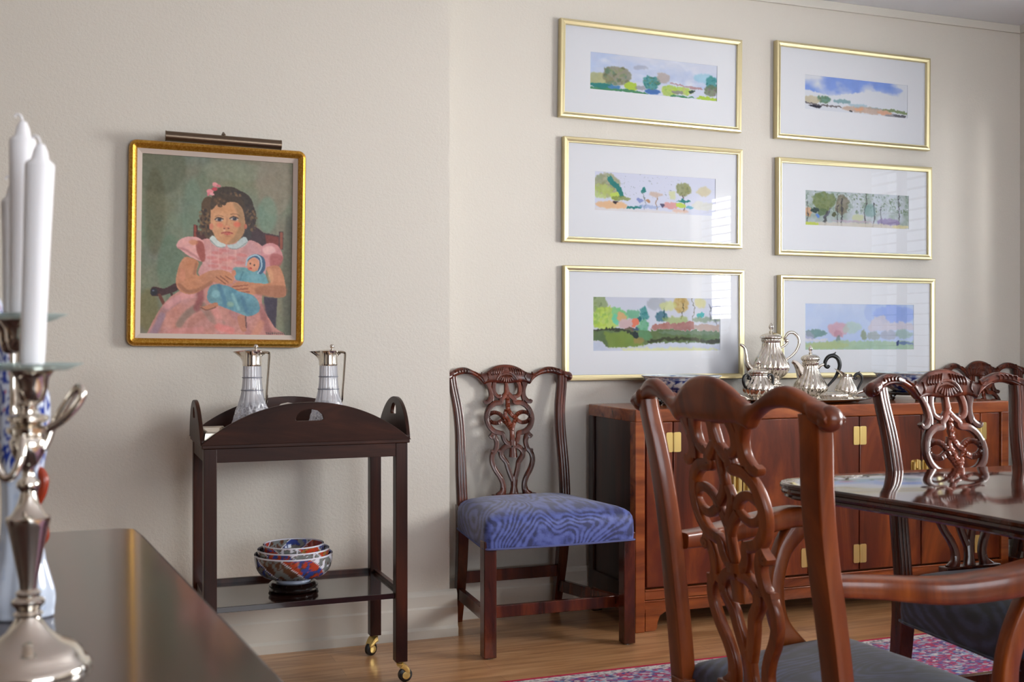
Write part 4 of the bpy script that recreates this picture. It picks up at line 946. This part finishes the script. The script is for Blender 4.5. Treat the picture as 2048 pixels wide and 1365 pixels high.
# claret jugs
def jug(label, x, y, rz):
    t = thing('claret_jug', label, 'jug', (x, y, .7705), rz, 'cut crystal claret jugs with silver collars')
    pr = [(.001, 0), (.052, 0), (.060, .006), (.0655, .020), (.066, .034), (.062, .056), (.055, .080), (.046, .105), (.0385, .128), (.0335, .152), (.0305, .180), (.0295, .205), (.029, .234)]
    def cut(a, z):
        if z < .105: k = .93 + .07 * (abs(math.sin(7 * a + z * 70)) * abs(math.sin(7 * a - z * 70))) ** .6
        else: k = .96 + .04 * abs(math.cos(7 * a)) ** .7
        return k
    P, _ = smooth([Vector((r, 0, z)) for r, z in pr[2:]], [0] * (len(pr) - 2), 5)
    full = pr[:2] + [(p.x, p.z) for p in P]
    b = MB(); b.lathe(full, 168, fr=cut)
    inner = [(max(.001, r - .006 - (.006 if z < .1 else 0)), max(z, .012)) for r, z in full[1:]]
    b.build('crystal_body', M['crystal'], t, angle=25)
    for z, r in ((.152, .0340), (.192, .0306)):
        b = MB(); ring = [(r * math.cos(2 * PI * i / 32), r * math.sin(2 * PI * i / 32), z) for i in range(32)]; b.tube(ring, .0016, 6, 1, closed=True); b.build('cut_ring', M['cutgrey'], t)
    b = MB(); b.lathe([(.0298, .228), (.0305, .232), (.0298, .238), (.0296, .262), (.0302, .272), (.0308, .274)], 40, cap=False)
    # pouring lip towards -x
    rows = []
    for i in range(9):
        u = i / 8; z = .236 + .038 * u; ext = .034 * u ** 2.0; row = []
        for k in range(9):
            a = PI + (k / 8 - .5) * 1.5 * (1 - .25 * u); e = math.cos((k / 8 - .5) * PI) ** 1.3
            row.append(((.0298 + ext * e) * math.cos(a), (.0298 + ext * e * .2) * math.sin(a), z))
        rows.append(row)
    b.grid(rows); col = b.build('silver_collar', M['silver'], t)
    b = MB(); b.lathe([(.0305, .273), (.031, .2755), (.022, .279), (.001, .280)], 32); b.add([(-.026, -.013, .2735), (-.062, 0, .2738), (-.026, .013, .2735), (-.026, 0, .278)], [(0, 1, 3), (3, 1, 2), (0, 3, 2), (0, 2, 1)])
    b.lathe([(.004, .278), (.003, .284)], 10, (.012, 0, 0)); b.ball((.012, 0, .290), .0075); b.build('hinged_lid', M['silver'], t)
    b = MB(); b.tube([(.024, 0, .268), (.036, 0, .272), (.052, 0, .270), (.0545, 0, .262), (.053, 0, .235), (.050, 0, .19), (.047, 0, .15), (.045, 0, .118), (.040, 0, .105)], [.005, .005, .0052, .0048, .0044, .0044, .0044, .0042, .003], 8, 5, up=(0, 1, 0), sq=(1.3, .8)); b.build('handle', M['silver'], t, angle=60)
    b = MB(); b.tube([(.026, 0, .250), (.030, 0, .262), (.040, 0, .268)], .0022, 6); b.build('handle_brace', M['silver'], t)
jug('cut crystal jug with silver spout and handle, left one on the trolley', .495, 3.62, -THETA)
jug('cut crystal jug with silver spout and handle, right one seen through the tray hole', .738, 3.62, -THETA)

# bowls on the lower shelf
IMC = {k: lin(v) for k, v in dict(red=(176, 62, 34), blue=(52, 70, 140), white=(226, 226, 236), grey=(120, 124, 122), brown=(92, 60, 44), gold=(150, 116, 62), pink=(196, 120, 130)).items()}
rb = np.random.default_rng(11); NZ = rb.random((64, 64))
def nz2(u, v):
    u = u % 64; v = v % 64; iu, iv = int(u), int(v); fu, fv = u - iu, v - iv
    a, b_, c, d = NZ[iu, iv], NZ[(iu + 1) % 64, iv], NZ[iu, (iv + 1) % 64], NZ[(iu + 1) % 64, (iv + 1) % 64]
    return (a * (1 - fu) + b_ * fu) * (1 - fv) + (c * (1 - fu) + d * fu) * fv
def imari(seed, H_):
    def f(a, z, r):
        u = a / (2 * PI) * 8; v = z / H_
        if v > .955: return IMC['white']
        if v < .14: return lin((188, 200, 222))
        q = u + seed + 1.2 * v; cell = int(math.floor(q)) % 8; fr_ = q - math.floor(q)
        if fr_ < .045: return IMC['white']
        n = nz2(u * 8 + seed * 3, v * 8) * .8 + nz2(u * 25, v * 24) * .2; n2 = nz2(u * 7 + 17, v * 8 + seed)
        k = [('red', 'gold'), ('blue', 'blue'), ('white', 'grey'), ('red', 'red'), ('blue', 'grey'), ('brown', 'grey'), ('red', 'blue'), ('grey', 'white')][cell]
        if n > .56: return IMC[k[1]]
        if .50 < n < .56: return IMC['brown']
        if n2 > .72: return IMC['grey' if cell % 2 else 'blue']
        return IMC[k[0]]
    return f
t = thing('bowl_stand', 'round black lacquered stand under the stack of bowls on the trolley shelf', 'stand', (.622, 3.60, .2845))
b = MB(); b.lathe([(.066, 0), (.077, .002), (.079, .007), (.074, .012), (.077, .016), (.079, .021), (.072, .027), (.062, .030), (.058, .027), (.001, .027)], 56); b.build('stand_body', M['black_wood'], t, angle=60)
for k, (r, h, z, lab) in enumerate(((.1235, .090, .312, 'largest of three nested red and blue patterned porcelain bowls, at the bottom'), (.113, .084, .334, 'middle of three nested red and blue patterned porcelain bowls'), (.096, .076, .357, 'smallest of three nested red and blue patterned porcelain bowls, on top'))):
    o = thing('porcelain_bowl', lab, 'bowl', (.622, 3.60, z), 0.4 + k, 'nested porcelain bowls on the trolley shelf')
    pr = [(.42 * r, 0), (.44 * r, .004), (.43 * r, .010), (.50 * r, .014), (.78 * r, .24 * h), (.93 * r, .47 * h), (.985 * r, .72 * h), (r, .97 * h), (.995 * r, h)]
    P, _ = smooth([Vector((a, 0, c)) for a, c in pr], [0] * len(pr), 7)
    out = [(p.x, p.z) for p in P]
    b = MB(); b.lathe(out, 150, colf=imari(k * 2, h), cap=False); ins = [(max(a - .004, .001), max(c, .012)) for a, c in out[20:]][::-1] + [(.001, .012)]
    b2 = MB(); b2.lathe(ins, 150, colf=imari(k * 2 + 1, h), cap=False); b.add(b2.v, b2.f, b2.c); b.build('bowl_body', M['porcelain'], o, angle=70)

# ---------------------------------------------------------------- blue and white bowls on the cabinet
BL = {k: lin(v) for k, v in dict(w=(214, 222, 224), b=(36, 54, 118), l=(120, 140, 180)).items()}
def bw(a, z, r):
    v = z / .085; u = a / (2 * PI) * 10
    if v > .96: return BL['w']
    if v > .80: return BL['l'] if nz2(u * 8, v * 22) > .58 else BL['w']
    n = nz2(u * 3, v * 5) * .6 + nz2(u * 9 + 5, v * 11) * .4
    if n > .60: return BL['b']
    if n > .53: return BL['l']
    if v < .12: return BL['b']
    return BL['w']
def lowbowl(x, y, lab, rs):
    t = thing('bowl_stand', lab[1], 'stand', (x, y, CH), 0.3, 'carved wooden stands under the blue and white bowls')
    b = MB(); b.lathe([(.001, .022), (.088, .022), (.094, .024), (.097, .030), (.094, .035), (.086, .036), (.084, .030), (.001, .030)], 40); b.build('stand_ring', M['black_wood'], t, angle=60)
    for i in range(5):
        a = 2 * PI * i / 5 + .3; c, s_ = math.cos(a), math.sin(a)
        b = MB(); b.tube([(.084 * c, .084 * s_, .026), (.096 * c, .096 * s_, .018), (.090 * c, .090 * s_, .008), (.100 * c, .100 * s_, .0072)], [.009, .010, .007, .0065], 8, 4); b.build('leg', M['black_wood'], t)
    o = thing('blue_white_bowl', lab[0], 'bowl', (x, y, CH + .031), 0, 'wide blue and white porcelain bowls on the cabinet')
    pr = [(.070, 0), (.072, .006), (.080, .010), (.110, .028), (.134, .052), (.148, .076), (.157, .083), (.158, .086)]
    P, _ = smooth([Vector((a * rs, 0, c)) for a, c in pr], [0] * len(pr), 7); out = [(p.x, p.z) for p in P]
    b = MB(); b.lathe(out, 160, colf=bw, cap=False); ins = [(max(a - .004, .001), max(c, .010)) for a, c in out[14:]][::-1] + [(.001, .010)]
    b2 = MB(); b2.lathe(ins, 80, colf=lambda a, z, r: bw(a + 1, z, r), cap=False); b.add(b2.v, b2.f, b2.c); b.build('bowl_body', M['porcelain'], o, angle=70)
lowbowl(2.21, 3.93, ('wide blue and white bowl at the left end of the cabinet, behind the armchair crest', 'dark carved stand under the left blue and white bowl'), 1.0)
lowbowl(3.335, 3.93, ('wide blue and white bowl on the right half of the cabinet, behind the dining chair', 'dark carved stand under the right blue and white bowl'), .98)

# ---------------------------------------------------------------- silver tea set
def swirl(k, tw, amp):
    return lambda a, z: 1 + amp * (abs(math.sin(k * a / 2 + tw * z)) - .5)
def lath(pr, n=72, fr=None, sub=6, **k):
    P, _ = smooth([Vector((a, 0, c)) for a, c in pr], [0] * len(pr), sub)
    b = MB(); b.lathe([(max(p.x, .0005), p.z) for p in P], n, fr=fr, **k); return b
def finial(b, z, s_=1.0):
    q = lath([(.004 * s_, z), (.0075 * s_, z + .004 * s_), (.003 * s_, z + .008 * s_), (.007 * s_, z + .016 * s_), (.0078 * s_, z + .022 * s_), (.004 * s_, z + .030 * s_), (.001, z + .036 * s_)], 16, swirl(8, 0, .2), 4); b.add(q.v, q.f)
TT = (2.775, 3.925); TZ = CH + .012
t = thing('serving_tray', 'oval lobed silver tray carrying the tea set on the long cabinet', 'tray', (TT[0], TT[1], CH)); t.scale = (1.1, 1.0, 1.0)
lob = lambda a, z: 1 + (.022 * abs(math.sin(8 * a)) if z > .008 else 0)
b = MB(); b.lathe([(.10, .007), (.13, .004), (.150, .005), (.165, .012), (.186, .020), (.194, .020), (.197, .017), (.190, .014), (.165, .006), (.13, .0), (.10, .002)], 120, fr=lob, sx=1.48, cap=False)
b.lathe([(.0005, .008), (.102, .008)], 60, sx=1.48, cap=False); b.build('tray_body', M['silver'], t, angle=70)
for s_ in (-1, 1):
    b = MB(); b.tube([(s_ * .265, -.055, .020), (s_ * .300, -.048, .036), (s_ * .325, -.03, .044), (s_ * .332, 0, .046), (s_ * .325, .03, .044), (s_ * .300, .048, .036), (s_ * .265, .055, .020)], [.005, .006, .007, .008, .007, .006, .005], 10, 5); b.build('tray_handle', M['silver'], t)
    for q in (-1, 1):
        b = MB(); b.ball((s_ * .18, q * .10, .0055), .008, 10, 6, (1, 1, .6)); b.build('tray_foot', M['silver'], t)
CAMR = Vector((math.cos(THETA), -math.sin(THETA), 0)) 
# kettle on its burner stand
KX, KY = 2.66, 3.98
t = thing('kettle_stand', 'silver burner stand with curved legs under the big silver kettle', 'kettle stand', (KX, KY, TZ), -THETA)
b = lath([(.034, .062), (.040, .058), (.046, .062), (.050, .060), (.053, .055), (.047, .052)], 48); b.build('stand_ring', M['silver'], t)
for i in range(4):
    a = PI / 4 + i * PI / 2; c, s_ = math.cos(a), math.sin(a)
    b = MB(); b.tube([(.048 * c, .048 * s_, .056), (.060 * c, .060 * s_, .046), (.058 * c, .058 * s_, .022), (.064 * c, .064 * s_, .004)], [.003, .0035, .003, .0045], 8, 5); b.build('leg', M['silver'], t)
b = lath([(.001, .006), (.018, .008), (.022, .016), (.018, .026), (.008, .030), (.007, .038), (.001, .039)], 24); b.build('burner', M['silver_dull'], t)
b = MB(); b.tube([(.06, 0, .012), (0, .0, .008), (-.06, 0, .012)], .0022, 6); b.tube([(0, .06, .012), (0, 0, .008), (0, -.06, .012)], .0022, 6); b.build('burner_bracket', M['silver'], t)
t = thing('kettle', 'tall fluted silver kettle with long curved spout, tallest of the tea set', 'kettle', (KX, KY, TZ + .062), -THETA)
b = lath([(.001, .001), (.036, 0), (.041, .006), (.033, .014), (.040, .024), (.060, .042), (.0715, .064), (.070, .084), (.060, .106), (.047, .128), (.0385, .150), (.035, .168), (.036, .176), (.040, .182), (.0385, .187), (.034, .188)], 96, swirl(20, -16, .10)); b.build('kettle_body', M['silver'], t, angle=50)
b = lath([(.036, .188), (.043, .190), (.045, .195), (.040, .202), (.030, .208), (.014, .213), (.005, .216)], 72, swirl(20, 0, .05)); finial(b, .214, 1.15); b.build('kettle_lid', M['silver'], t, angle=50)
b = MB(); b.tube([(-.058, 0, .050), (-.084, 0, .062), (-.100, 0, .090), (-.104, 0, .125), (-.110, 0, .152), (-.124, 0, .163), (-.130, 0, .162)], [.020, .018, .013, .009, .007, .006, .004], 12, 6); b.build('spout', M['silver'], t)
b = MB(); b.tube([(.040, 0, .150), (.056, 0, .160), (.067, 0, .172), (.066, 0, .182), (.058, 0, .184), (.058, 0, .194), (.072, 0, .212), (.092, 0, .214), (.112, 0, .196), (.116, 0, .168), (.104, 0, .138), (.084, 0, .116), (.068, 0, .104), (.062, 0, .090)], [.004, .005, .005, .005, .004, .0055, .0065, .0065, .0065, .006, .0055, .005, .0045, .004], 10, 5); b.ball((.064, 0, .180), .009); b.build('handle', M['silver'], t)
# sugar pot
def scroll_handle(b, s_, pts, rr): b.tube([(s_ * x, 0, z) for x, z in pts], rr, 10, 5)
t = thing('sugar_pot', 'small lidded fluted silver pot with two black handles at the left of the tea set', 'sugar pot', (2.530, 3.875, TZ), -THETA + .5); t.scale = (1.1, 1.1, 1.12)
b = lath([(.001, .001), (.030, 0), (.034, .005), (.030, .010), (.044, .022), (.054, .040), (.050, .058), (.038, .074), (.030, .088), (.031, .096), (.029, .098)], 96, swirl(14, -26, .14)); b.build('pot_body', M['silver'], t, angle=50)
b = lath([(.030, .098), (.035, .100), (.036, .105), (.030, .112), (.018, .117), (.005, .120)], 60, swirl(14, 0, .06)); finial(b, .119, .95); b.build('pot_lid', M['silver'], t, angle=50)
for s_ in (-1, 1):
    b = MB(); scroll_handle(b, s_, [(.036, .078), (.046, .090), (.058, .094), (.068, .086), (.070, .070), (.062, .052), (.052, .046)], [.004, .0045, .005, .0055, .0055, .005, .004]); b.ball((s_ * .046, 0, .082), .006); b.build('handle', M['ebony'], t)
# coffee pot
t = thing('coffee_pot', 'fluted silver coffee pot with large black scroll handle, right of the kettle', 'coffee pot', (2.822, 3.935, TZ), -THETA)
b = lath([(.001, .001), (.040, 0), (.046, .004), (.044, .010), (.058, .022), (.068, .042), (.064, .062), (.050, .086), (.038, .108), (.032, .128), (.0315, .142), (.034, .150), (.033, .152), (.028, .153)], 96, swirl(18, -20, .10)); b.build('pot_body', M['silver'], t, angle=50)
b = lath([(.029, .153), (.031, .156), (.036, .162), (.038, .168), (.034, .176), (.024, .183), (.010, .187), (.004, .190)], 72, swirl(18, 0, .06)); finial(b, .188, 1.0); b.build('pot_lid', M['silver'], t, angle=50)
b = MB(); b.tube([(-.024, 0, .084), (-.036, 0, .108), (-.048, 0, .130), (-.062, 0, .148), (-.076, 0, .156)], [.026, .022, .016, .011, .007], 14, 5, up=(0, 1, 0), sq=(.75, 1)); b.build('spout', M['silver'], t)
b = MB(); b.tube([(.028, 0, .128), (.044, 0, .140), (.062, 0, .146)], [.010, .006, .005], 10, 4); b.build('handle_socket', M['silver'], t)
b = MB(); b.tube([(.078, 0, .140), (.072, 0, .132), (.062, 0, .138), (.062, 0, .156), (.074, 0, .174), (.094, 0, .180), (.114, 0, .168), (.122, 0, .142), (.116, 0, .116), (.108, 0, .098), (.096, 0, .080), (.074, 0, .056), (.062, 0, .044)], [.006, .007, .007, .008, .0085, .009, .009, .0085, .008, .007, .006, .005, .004], 10, 5)
b.tube([(.094, 0, .186), (.102, 0, .190), (.106, 0, .196)], [.004, .003, .001], 6, 3); b.build('handle', M['ebony'], t)
# creamer
t = thing('creamer', 'small fluted silver cream jug with black handle at the right of the tea set', 'cream jug', (2.945, 3.862, TZ), -THETA)
b = lath([(.001, .001), (.026, 0), (.030, .004), (.028, .010), (.040, .022), (.0435, .036), (.038, .054), (.028, .072), (.022, .088), (.022, .096)], 72, swirl(14, -24, .12), cap=False)
rows = []
for i in range(8):
    u = i / 7; row = []
    for k in range(24):
        a = 2 * PI * k / 24; e = max(0, -math.cos(a)); r = .022 + .002 * u + .026 * u ** 1.4 * e ** 3
        row.append((r * math.cos(a), .022 * math.sin(a) * (1 - .2 * u * e), .094 + .010 * u + .024 * u * e ** 2))
    rows.append(row)
b.grid(rows, closed_v=True); b.build('jug_body', M['silver'], t, angle=60)
b = MB(); b.tube([(.020, 0, .088), (.030, 0, .090)], [.005, .003], 8, 2); b.build('handle_socket', M['silver'], t)
b = MB(); b.tube([(.046, 0, .090), (.040, 0, .084), (.034, 0, .090), (.040, 0, .102), (.052, 0, .106), (.064, 0, .096), (.066, 0, .078), (.056, 0, .058), (.048, 0, .042), (.044, 0, .030)], [.004, .0045, .005, .0055, .006, .0058, .0052, .005, .0045, .003], 10, 5); b.tube([(.052, 0, .110), (.058, 0, .116)], [.003, .001], 6, 2); b.build('handle', M['ebony'], t)
# low lidded box on the tray
t = thing('silver_dish', 'low oval fluted silver dish on the tray in front of the coffee pot', 'dish', (2.840, 3.800, TZ), -THETA)
b = lath([(.001, .001), (.030, 0), (.040, .008), (.044, .020), (.040, .028), (.034, .030), (.020, .036), (.001, .038)], 72, swirl(18, 0, .08), sx=1.25, sy=.75); b.build('dish_body', M['silver'], t, angle=50)

# ---------------------------------------------------------------- dining table
TO = [(1.546, 1.54), (1.533, 1.75), (1.497, 1.96), (1.470, 2.08), (1.464, 2.13), (1.480, 2.18), (1.53, 2.220), (1.62, 2.243), (1.8, 2.255), (2.25, 2.247), (2.8, 2.247), (3.25, 2.243), (3.42, 2.22), (3.50, 2.14), (3.52, 1.95), (3.52, 1.58), (3.50, 1.40), (3.42, 1.32), (3.25, 1.29), (2.6, 1.285), (2.0, 1.285), (1.75, 1.29), (1.62, 1.33), (1.566, 1.42)]
t = thing('dining_table', 'polished dark dining table with reeded edge in the right foreground', 'table', (2.5, 1.77, .009))
P, _ = smooth([Vector((x - 2.5, y - 1.77, -.009)) for x, y in TO], [0] * len(TO), 5, True); n = len(P)
def off(P, d):
    out = []
    for i in range(len(P)):
        tn = (P[(i + 1) % len(P)] - P[i - 1]).normalized(); out.append(P[i] + Vector((-tn.y, tn.x, 0)) * d)
    return out
b = MB(); rows = []
sgn = -1 if sum(P[i].x * P[(i + 1) % n].y - P[(i + 1) % n].x * P[i].y for i in range(n)) < 0 else 1
for ins, z in ((.05, .715), (.014, .715), (.009, .719), (.010, .724), (.004, .727), (.002, .732), (.004, .737), (0, .740), (0, .746), (.003, .7495), (.006, .75)):
    rows.append([(p.x, p.y, z) for p in off(P, ins * sgn)])
b.grid(rows, closed_v=True, cap=True); b.build('table_top', M['table'], t, angle=30)
for px in (.2, .7):
    q = lath([(.12, .714), (.12, .70), (.055, .69), (.055, .66), (.075, .64), (.055, .60), (.045, .52), (.060, .42), (.080, .34), (.070, .28), (.085, .24), (.075, .20), (.001, .198)], 40); q.v = [(x + px, y, z) for x, y, z in q.v]; pd = q.build('pedestal', M['table'], t)
    for k in range(4):
        a = PI / 4 + k * PI / 2; c, s_ = math.cos(a), math.sin(a); q = MB()
        q.tube([(px + .05 * c, .05 * s_, .26), (px + .12 * c, .12 * s_, .20), (px + .20 * c, .20 * s_, .10), (px + .26 * c, .26 * s_, .035)], [.035, .030, .024, .022], 10, 5, up=(0, 0, 1), sq=(1, .7)); q.ball((px + .265 * c, .265 * s_, .0215), .021); q.build('pedestal_leg', M['table'], pd)

# ---------------------------------------------------------------- rug
m = mat('rug_field', (150, 60, 90), 0.95)
co = coords(m)
mp = nd(m, 'ShaderNodeMapping'); mp.inputs['Scale'].default_value = (1.0, 1.6, 1); ln(m, co, mp.inputs[0])
vo = nd(m, 'ShaderNodeTexVoronoi'); vo.inputs['Scale'].default_value = 58; ln(m, mp.outputs[0], vo.inputs['Vector'])
sep = nd(m, 'ShaderNodeSeparateColor'); ln(m, vo.outputs['Color'], sep.inputs[0])
big = noise(m, mp.outputs[0], 9, 2)
ad = nd(m, 'ShaderNodeMath', operation='MULTIPLY_ADD'); ad.inputs[1].default_value = 0.6; ln(m, sep.outputs[0], ad.inputs[0]); ln(m, big, ad.inputs[2])
mm = nd(m, 'ShaderNodeMath', operation='SUBTREE') if False else nd(m, 'ShaderNodeMath', operation='SUBTRACT'); mm.inputs[1].default_value = 0.3; ln(m, ad.outputs[0], mm.inputs[0])
c_ = ramp(m, mm.outputs[0], [(0.0, (150, 28, 66)), (0.28, (176, 64, 100)), (0.42, (58, 78, 140)), (0.52, (206, 196, 196)), (0.62, (52, 60, 112)), (0.70, (196, 92, 110)), (0.80, (110, 160, 190)), (0.9, (214, 204, 200))])
m.node_tree.nodes[-1].color_ramp.interpolation = 'CONSTANT' if False else 'LINEAR'
ln(m, c_, bsdf(m).inputs['Base Color']); bump(m, noise(m, co, 300, 2), .4, .003)
M['rugf'] = m
m = mat('rug_guard', (206, 198, 194), 0.95); co = coords(m, (1, 1, 1)); vv = noise(m, co, 70, 3)
ln(m, ramp(m, vv, [(0.35, (120, 110, 120)), (0.5, (200, 192, 190)), (0.62, (222, 214, 208)), (.75, (150, 90, 110))]), bsdf(m).inputs['Base Color']); M['rugg'] = m
t = thing('oriental_rug', 'crimson, blue and cream patterned rug under the dining table', 'rug', (2.35, 1.805, 0))
rx, ry = 1.60, 1.505
b = MB(); b.box(-rx + .045, rx - .045, -ry + .045, ry - .045, 0, .009); b.build('rug_field', M['rugf'], t, smooth_=False)
b = MB()
for (a, c, d, e) in ((-rx + .014, rx - .014, ry - .046, ry - .014), (-rx + .014, rx - .014, -ry + .014, -ry + .046), (-rx + .014, -rx + .046, -ry + .046, ry - .046), (rx - .046, rx - .014, -ry + .046, ry - .046)): b.box(a, c, d, e, 0, .009)
b.build('rug_border', M['rugg'], t, smooth_=False)
b = MB(); pts = [(-rx + .008, -ry + .008, .006), (rx - .008, -ry + .008, .006), (rx - .008, ry - .008, .006), (-rx + .008, ry - .008, .006)]
for i in range(4): b.tube([pts[i], pts[(i + 1) % 4]], .0062, 8, 1)
b.build('rug_binding', mat('crimson_binding', (160, 26, 56), 0.9), t)

# ---------------------------------------------------------------- console in the left foreground
t = thing('console_table', 'long dark polished console in the left foreground below the candelabrum', 'console table', (-.30, 1.0, 0))
b = MB(); x0, x1, y0, y1 = -.50, .379, -.95, .901
def clipped(ins, z, c=.07): return [(x0 + ins, y0 + ins, z), (x1 + .17 - ins, y0 + ins, z), (x1 + .088 - ins, 0, z), (x1 + .008 - ins, y1 - ins - c, z), (x1 - ins, y1 - ins - .012, z), (x1 - .02 - ins, y1 - ins, z), (x0 + ins, y1 - ins, z)]
b.grid([clipped(.02, .745), clipped(.004, .748), clipped(0, .755), clipped(0, .77), clipped(.004, .778), clipped(.008, .78)], closed_v=True, cap=True); b.build('table_top', M['console'], t, smooth_=False)
b = MB(); b.box(x0 + .03, x1 - .03, y0 + .03, y1 - .03, .10, .746); b.build('carcass', M['console'], t, smooth_=False)
for (x, y) in ((x0 + .06, y0 + .06), (x1 - .06, y0 + .06), (x0 + .06, y1 - .06), (x1 - .06, y1 - .06)):
    b = MB(); b.box(x - .03, x + .03, y - .03, y + .03, 0, .10); b.build('leg', M['console'], t, bevel=.004)
# candelabrum
def px2(px, py, s_=1905): return ((px - 56) / s_, 1.17 - (py - 635) / s_ - .80)
t = thing('candelabrum', 'silver three-branch candelabrum with curled arms at the left edge', 'candelabrum', (-.048, 1.109, .78), -THETA); t.scale = (.8636,) * 3
pr = [(.001, 0), (.0625, 0), (.0635, .004), (.060, .009), (.056, .011), (.054, .018), (.046, .025), (.034, .030), (.022, .040), (.014, .052), (.0125, .056), (.015, .059), (.0115, .062), (.013, .066), (.0165, .069), (.0165, .073), (.011, .077), (.0125, .081), (.0085, .085)]
b = MB(); b.lathe(pr, 56); b.build('foot', M['silver'], t, angle=50)
pr = [(.0085, .084), (.0095, .095), (.0205, .152), (.022, .156), (.022, .160), (.0165, .163), (.010, .176), (.0075, .187), (.0115, .192), (.0115, .197), (.0065, .202), (.006, .212), (.010, .216), (.0165, .228), (.019, .240), (.0145, .246), (.021, .249), (.0215, .254), (.012, .257), (.0205, .262), (.0205, .266), (.010, .269), (.0085, .276), (.0115, .280), (.009, .283), (.009, .286)]
b = MB(); b.lathe(pr, 48); b.build('stem', M['silver'], t, angle=50)
def cup(x, y, z):
    b = MB(); b.lathe([(.008, .0), (.012, .003), (.0155, .016), (.0165, .026), (.0215, .034), (.027, .036), (.027, .039), (.016, .0395), (.015, .020), (.001, .020)], 40, (x, y, z)); b.build('candle_cup', M['silver'], t, angle=50)
cup(.004, 0, .2795)
for (x, y, z) in ((-.049, .0926, .333), (-.085, .156, .330)):
    cup(x, y, z)
    b = MB(); b.tube([(0, .008, .262), (x * .3, y * .3, .235), (x * .7, y * .7, .225), (x * .98, y * .98, .25), (x, y, .29), (x, y, z + .004)], .0042, 10, 6); b.build('branch', M['silver'], t)
def arm(pts, dy, rr=.0044):
    b = MB(); b.tube([(px2(a, c)[0], d, px2(a, c)[1]) for (a, c), d in zip(pts, dy)], rr, 10, 6); b.build('scroll_arm', M['silver'], t)
arm([(60, 868), (88, 862), (122, 840), (147, 812), (157, 790), (150, 776), (138, 786), (118, 818), (100, 850), (92, 880), (86, 898)], [0, .0, .005, .008, .010, .012, .012, .010, .008, .004, 0])
arm([(58, 872), (62, 910), (52, 942), (38, 950), (24, 935), (10, 890), (-8, 830), (-20, 800)], [-.015, -.024, -.028, -.03, -.03, -.03, -.03, -.02])
def candle(x, y, z0, z1, r, lean, lab):
    base = Vector((-.048, 1.109, 0)); c, s_ = math.cos(-THETA), math.sin(-THETA)
    wx, wy = base.x + x * c - y * s_, base.y + x * s_ + y * c
    o = thing('candle', lab, 'candle', (wx, wy, z0), -THETA, 'tall white candles of the candelabrum'); o.rotation_euler = (0, R(lean), -THETA)
    H_ = z1 - z0
    b = MB(); b.lathe([(r * .80, 0), (r * .84, .012), (r * .9, H_ * .5), (r, H_ - .022), (r * .97, H_ - .019), (r * .60, H_ - .015), (r * .50, H_ - .008), (r * .30, H_ - .002), (.0005, H_)], 32); b.build('wax_body', M['wax'], o, angle=50)
    b = MB(); b.tube([(0, 0, H_ - .002), (-.002, 0, H_ + .004), (-.006, 0, H_ + .006), (-.008, 0, H_ + .003)], .0012, 6, 3); b.build('wick', M['wax'], o)
    g = None
    o2 = thing('bobeche', 'clear glass drip dish around the foot of ' + {1: 'the nearest candle', 2: 'the second candle, behind the nearest', 3: 'the farthest and shortest candle'}[len(CN) + 1], 'drip dish', (wx, wy, z0 - .003), -THETA, 'glass drip dishes of the candelabrum')
    b = MB(); b.lathe([(r * .9, -.001), (.030, -.001), (.043, .004), (.044, .0055), (.030, .0015), (r * .9, .001)], 40, cap=False); b.build('glass_dish', M['glass_green'], o2)
    CN.append(o)
CN = []
candle(.0035, 0, 1.0555, 1.258, .0127, 2.2, 'tall white candle nearest to the camera, leaning slightly right')
candle(-.0423, .08, 1.1025, 1.294, .0122, 0.8, 'tall white candle reaching highest, just behind the nearest one')
candle(-.0735, .135, 1.100, 1.241, .0115, 0, 'white candle with the lowest tip, at the left edge behind the other two')
# porcelain figure
FX = .0
zc = 1.215; X_ = (42 - 1024) / 1852; fx = X_ * math.cos(THETA) + zc * math.sin(THETA); fy = -X_ * math.sin(THETA) + zc * math.cos(THETA)
t = thing('porcelain_figure', 'pale blue robed porcelain figure with blue patterned top behind the candelabrum', 'figurine', (round(fx, 3), round(fy, 3), .78), -THETA); t.scale = (.885,) * 3
def fcol(a, z, r):
    if z < .185: return lin((206, 216, 232)) if nz2(a * 3, z * 80) < .75 else lin((190, 204, 226))
    n = nz2(a * 9, z * 170) * .55 + nz2(a * 22, z * 330) * .45
    return lin((38, 62, 150)) if n > .54 else (lin((186, 90, 110)) if n < .22 else lin((206, 214, 230)))
pr = [(.001, 0), (.031, 0), (.035, .010), (.036, .030), (.029, .060), (.026, .075), (.022, .12), (.0225, .16), (.026, .185), (.031, .215), (.033, .25), (.031, .28), (.026, .305), (.018, .328), (.0135, .342), (.018, .352), (.022, .372), (.021, .40), (.014, .425), (.004, .435)]
P, _ = smooth([Vector((a, 0, c)) for a, c in pr], [0] * len(pr), 7)
b = MB(); b.lathe([(max(p.x, .0005), p.z) for p in P], 90, fr=lambda a, z: 1 + .09 * math.sin(5 * a + 1) * max(0, 1 - z / .16) + .03 * math.sin(9 * a), colf=fcol)
b.map(lambda x, y, z: (x - .075 * max(0, (z - .27) / .165) ** 1.2, y * .9, z)); b.build('robed_body', M['porcelain'], t, angle=70)
b = MB(); b.tube([(.014, 0, .172), (.022, -.002, .179), (.029, -.004, .168), (.026, -.004, .150), (.017, -.003, .134), (.013, -.002, .145), (.012, 0, .160)], [.0045, .0055, .006, .0055, .004, .003, .004], 10, 6, up=(0, 1, 0), closed=True); b.build('scroll_handle', M['lacquer'], t)
b = MB(); b.tube([(.020, 0, .135), (.026, 0, .115), (.028, 0, .098), (.024, 0, .088)], [.004, .006, .006, .003], 10, 5); b.build('tassel', M['lacquer'], t)
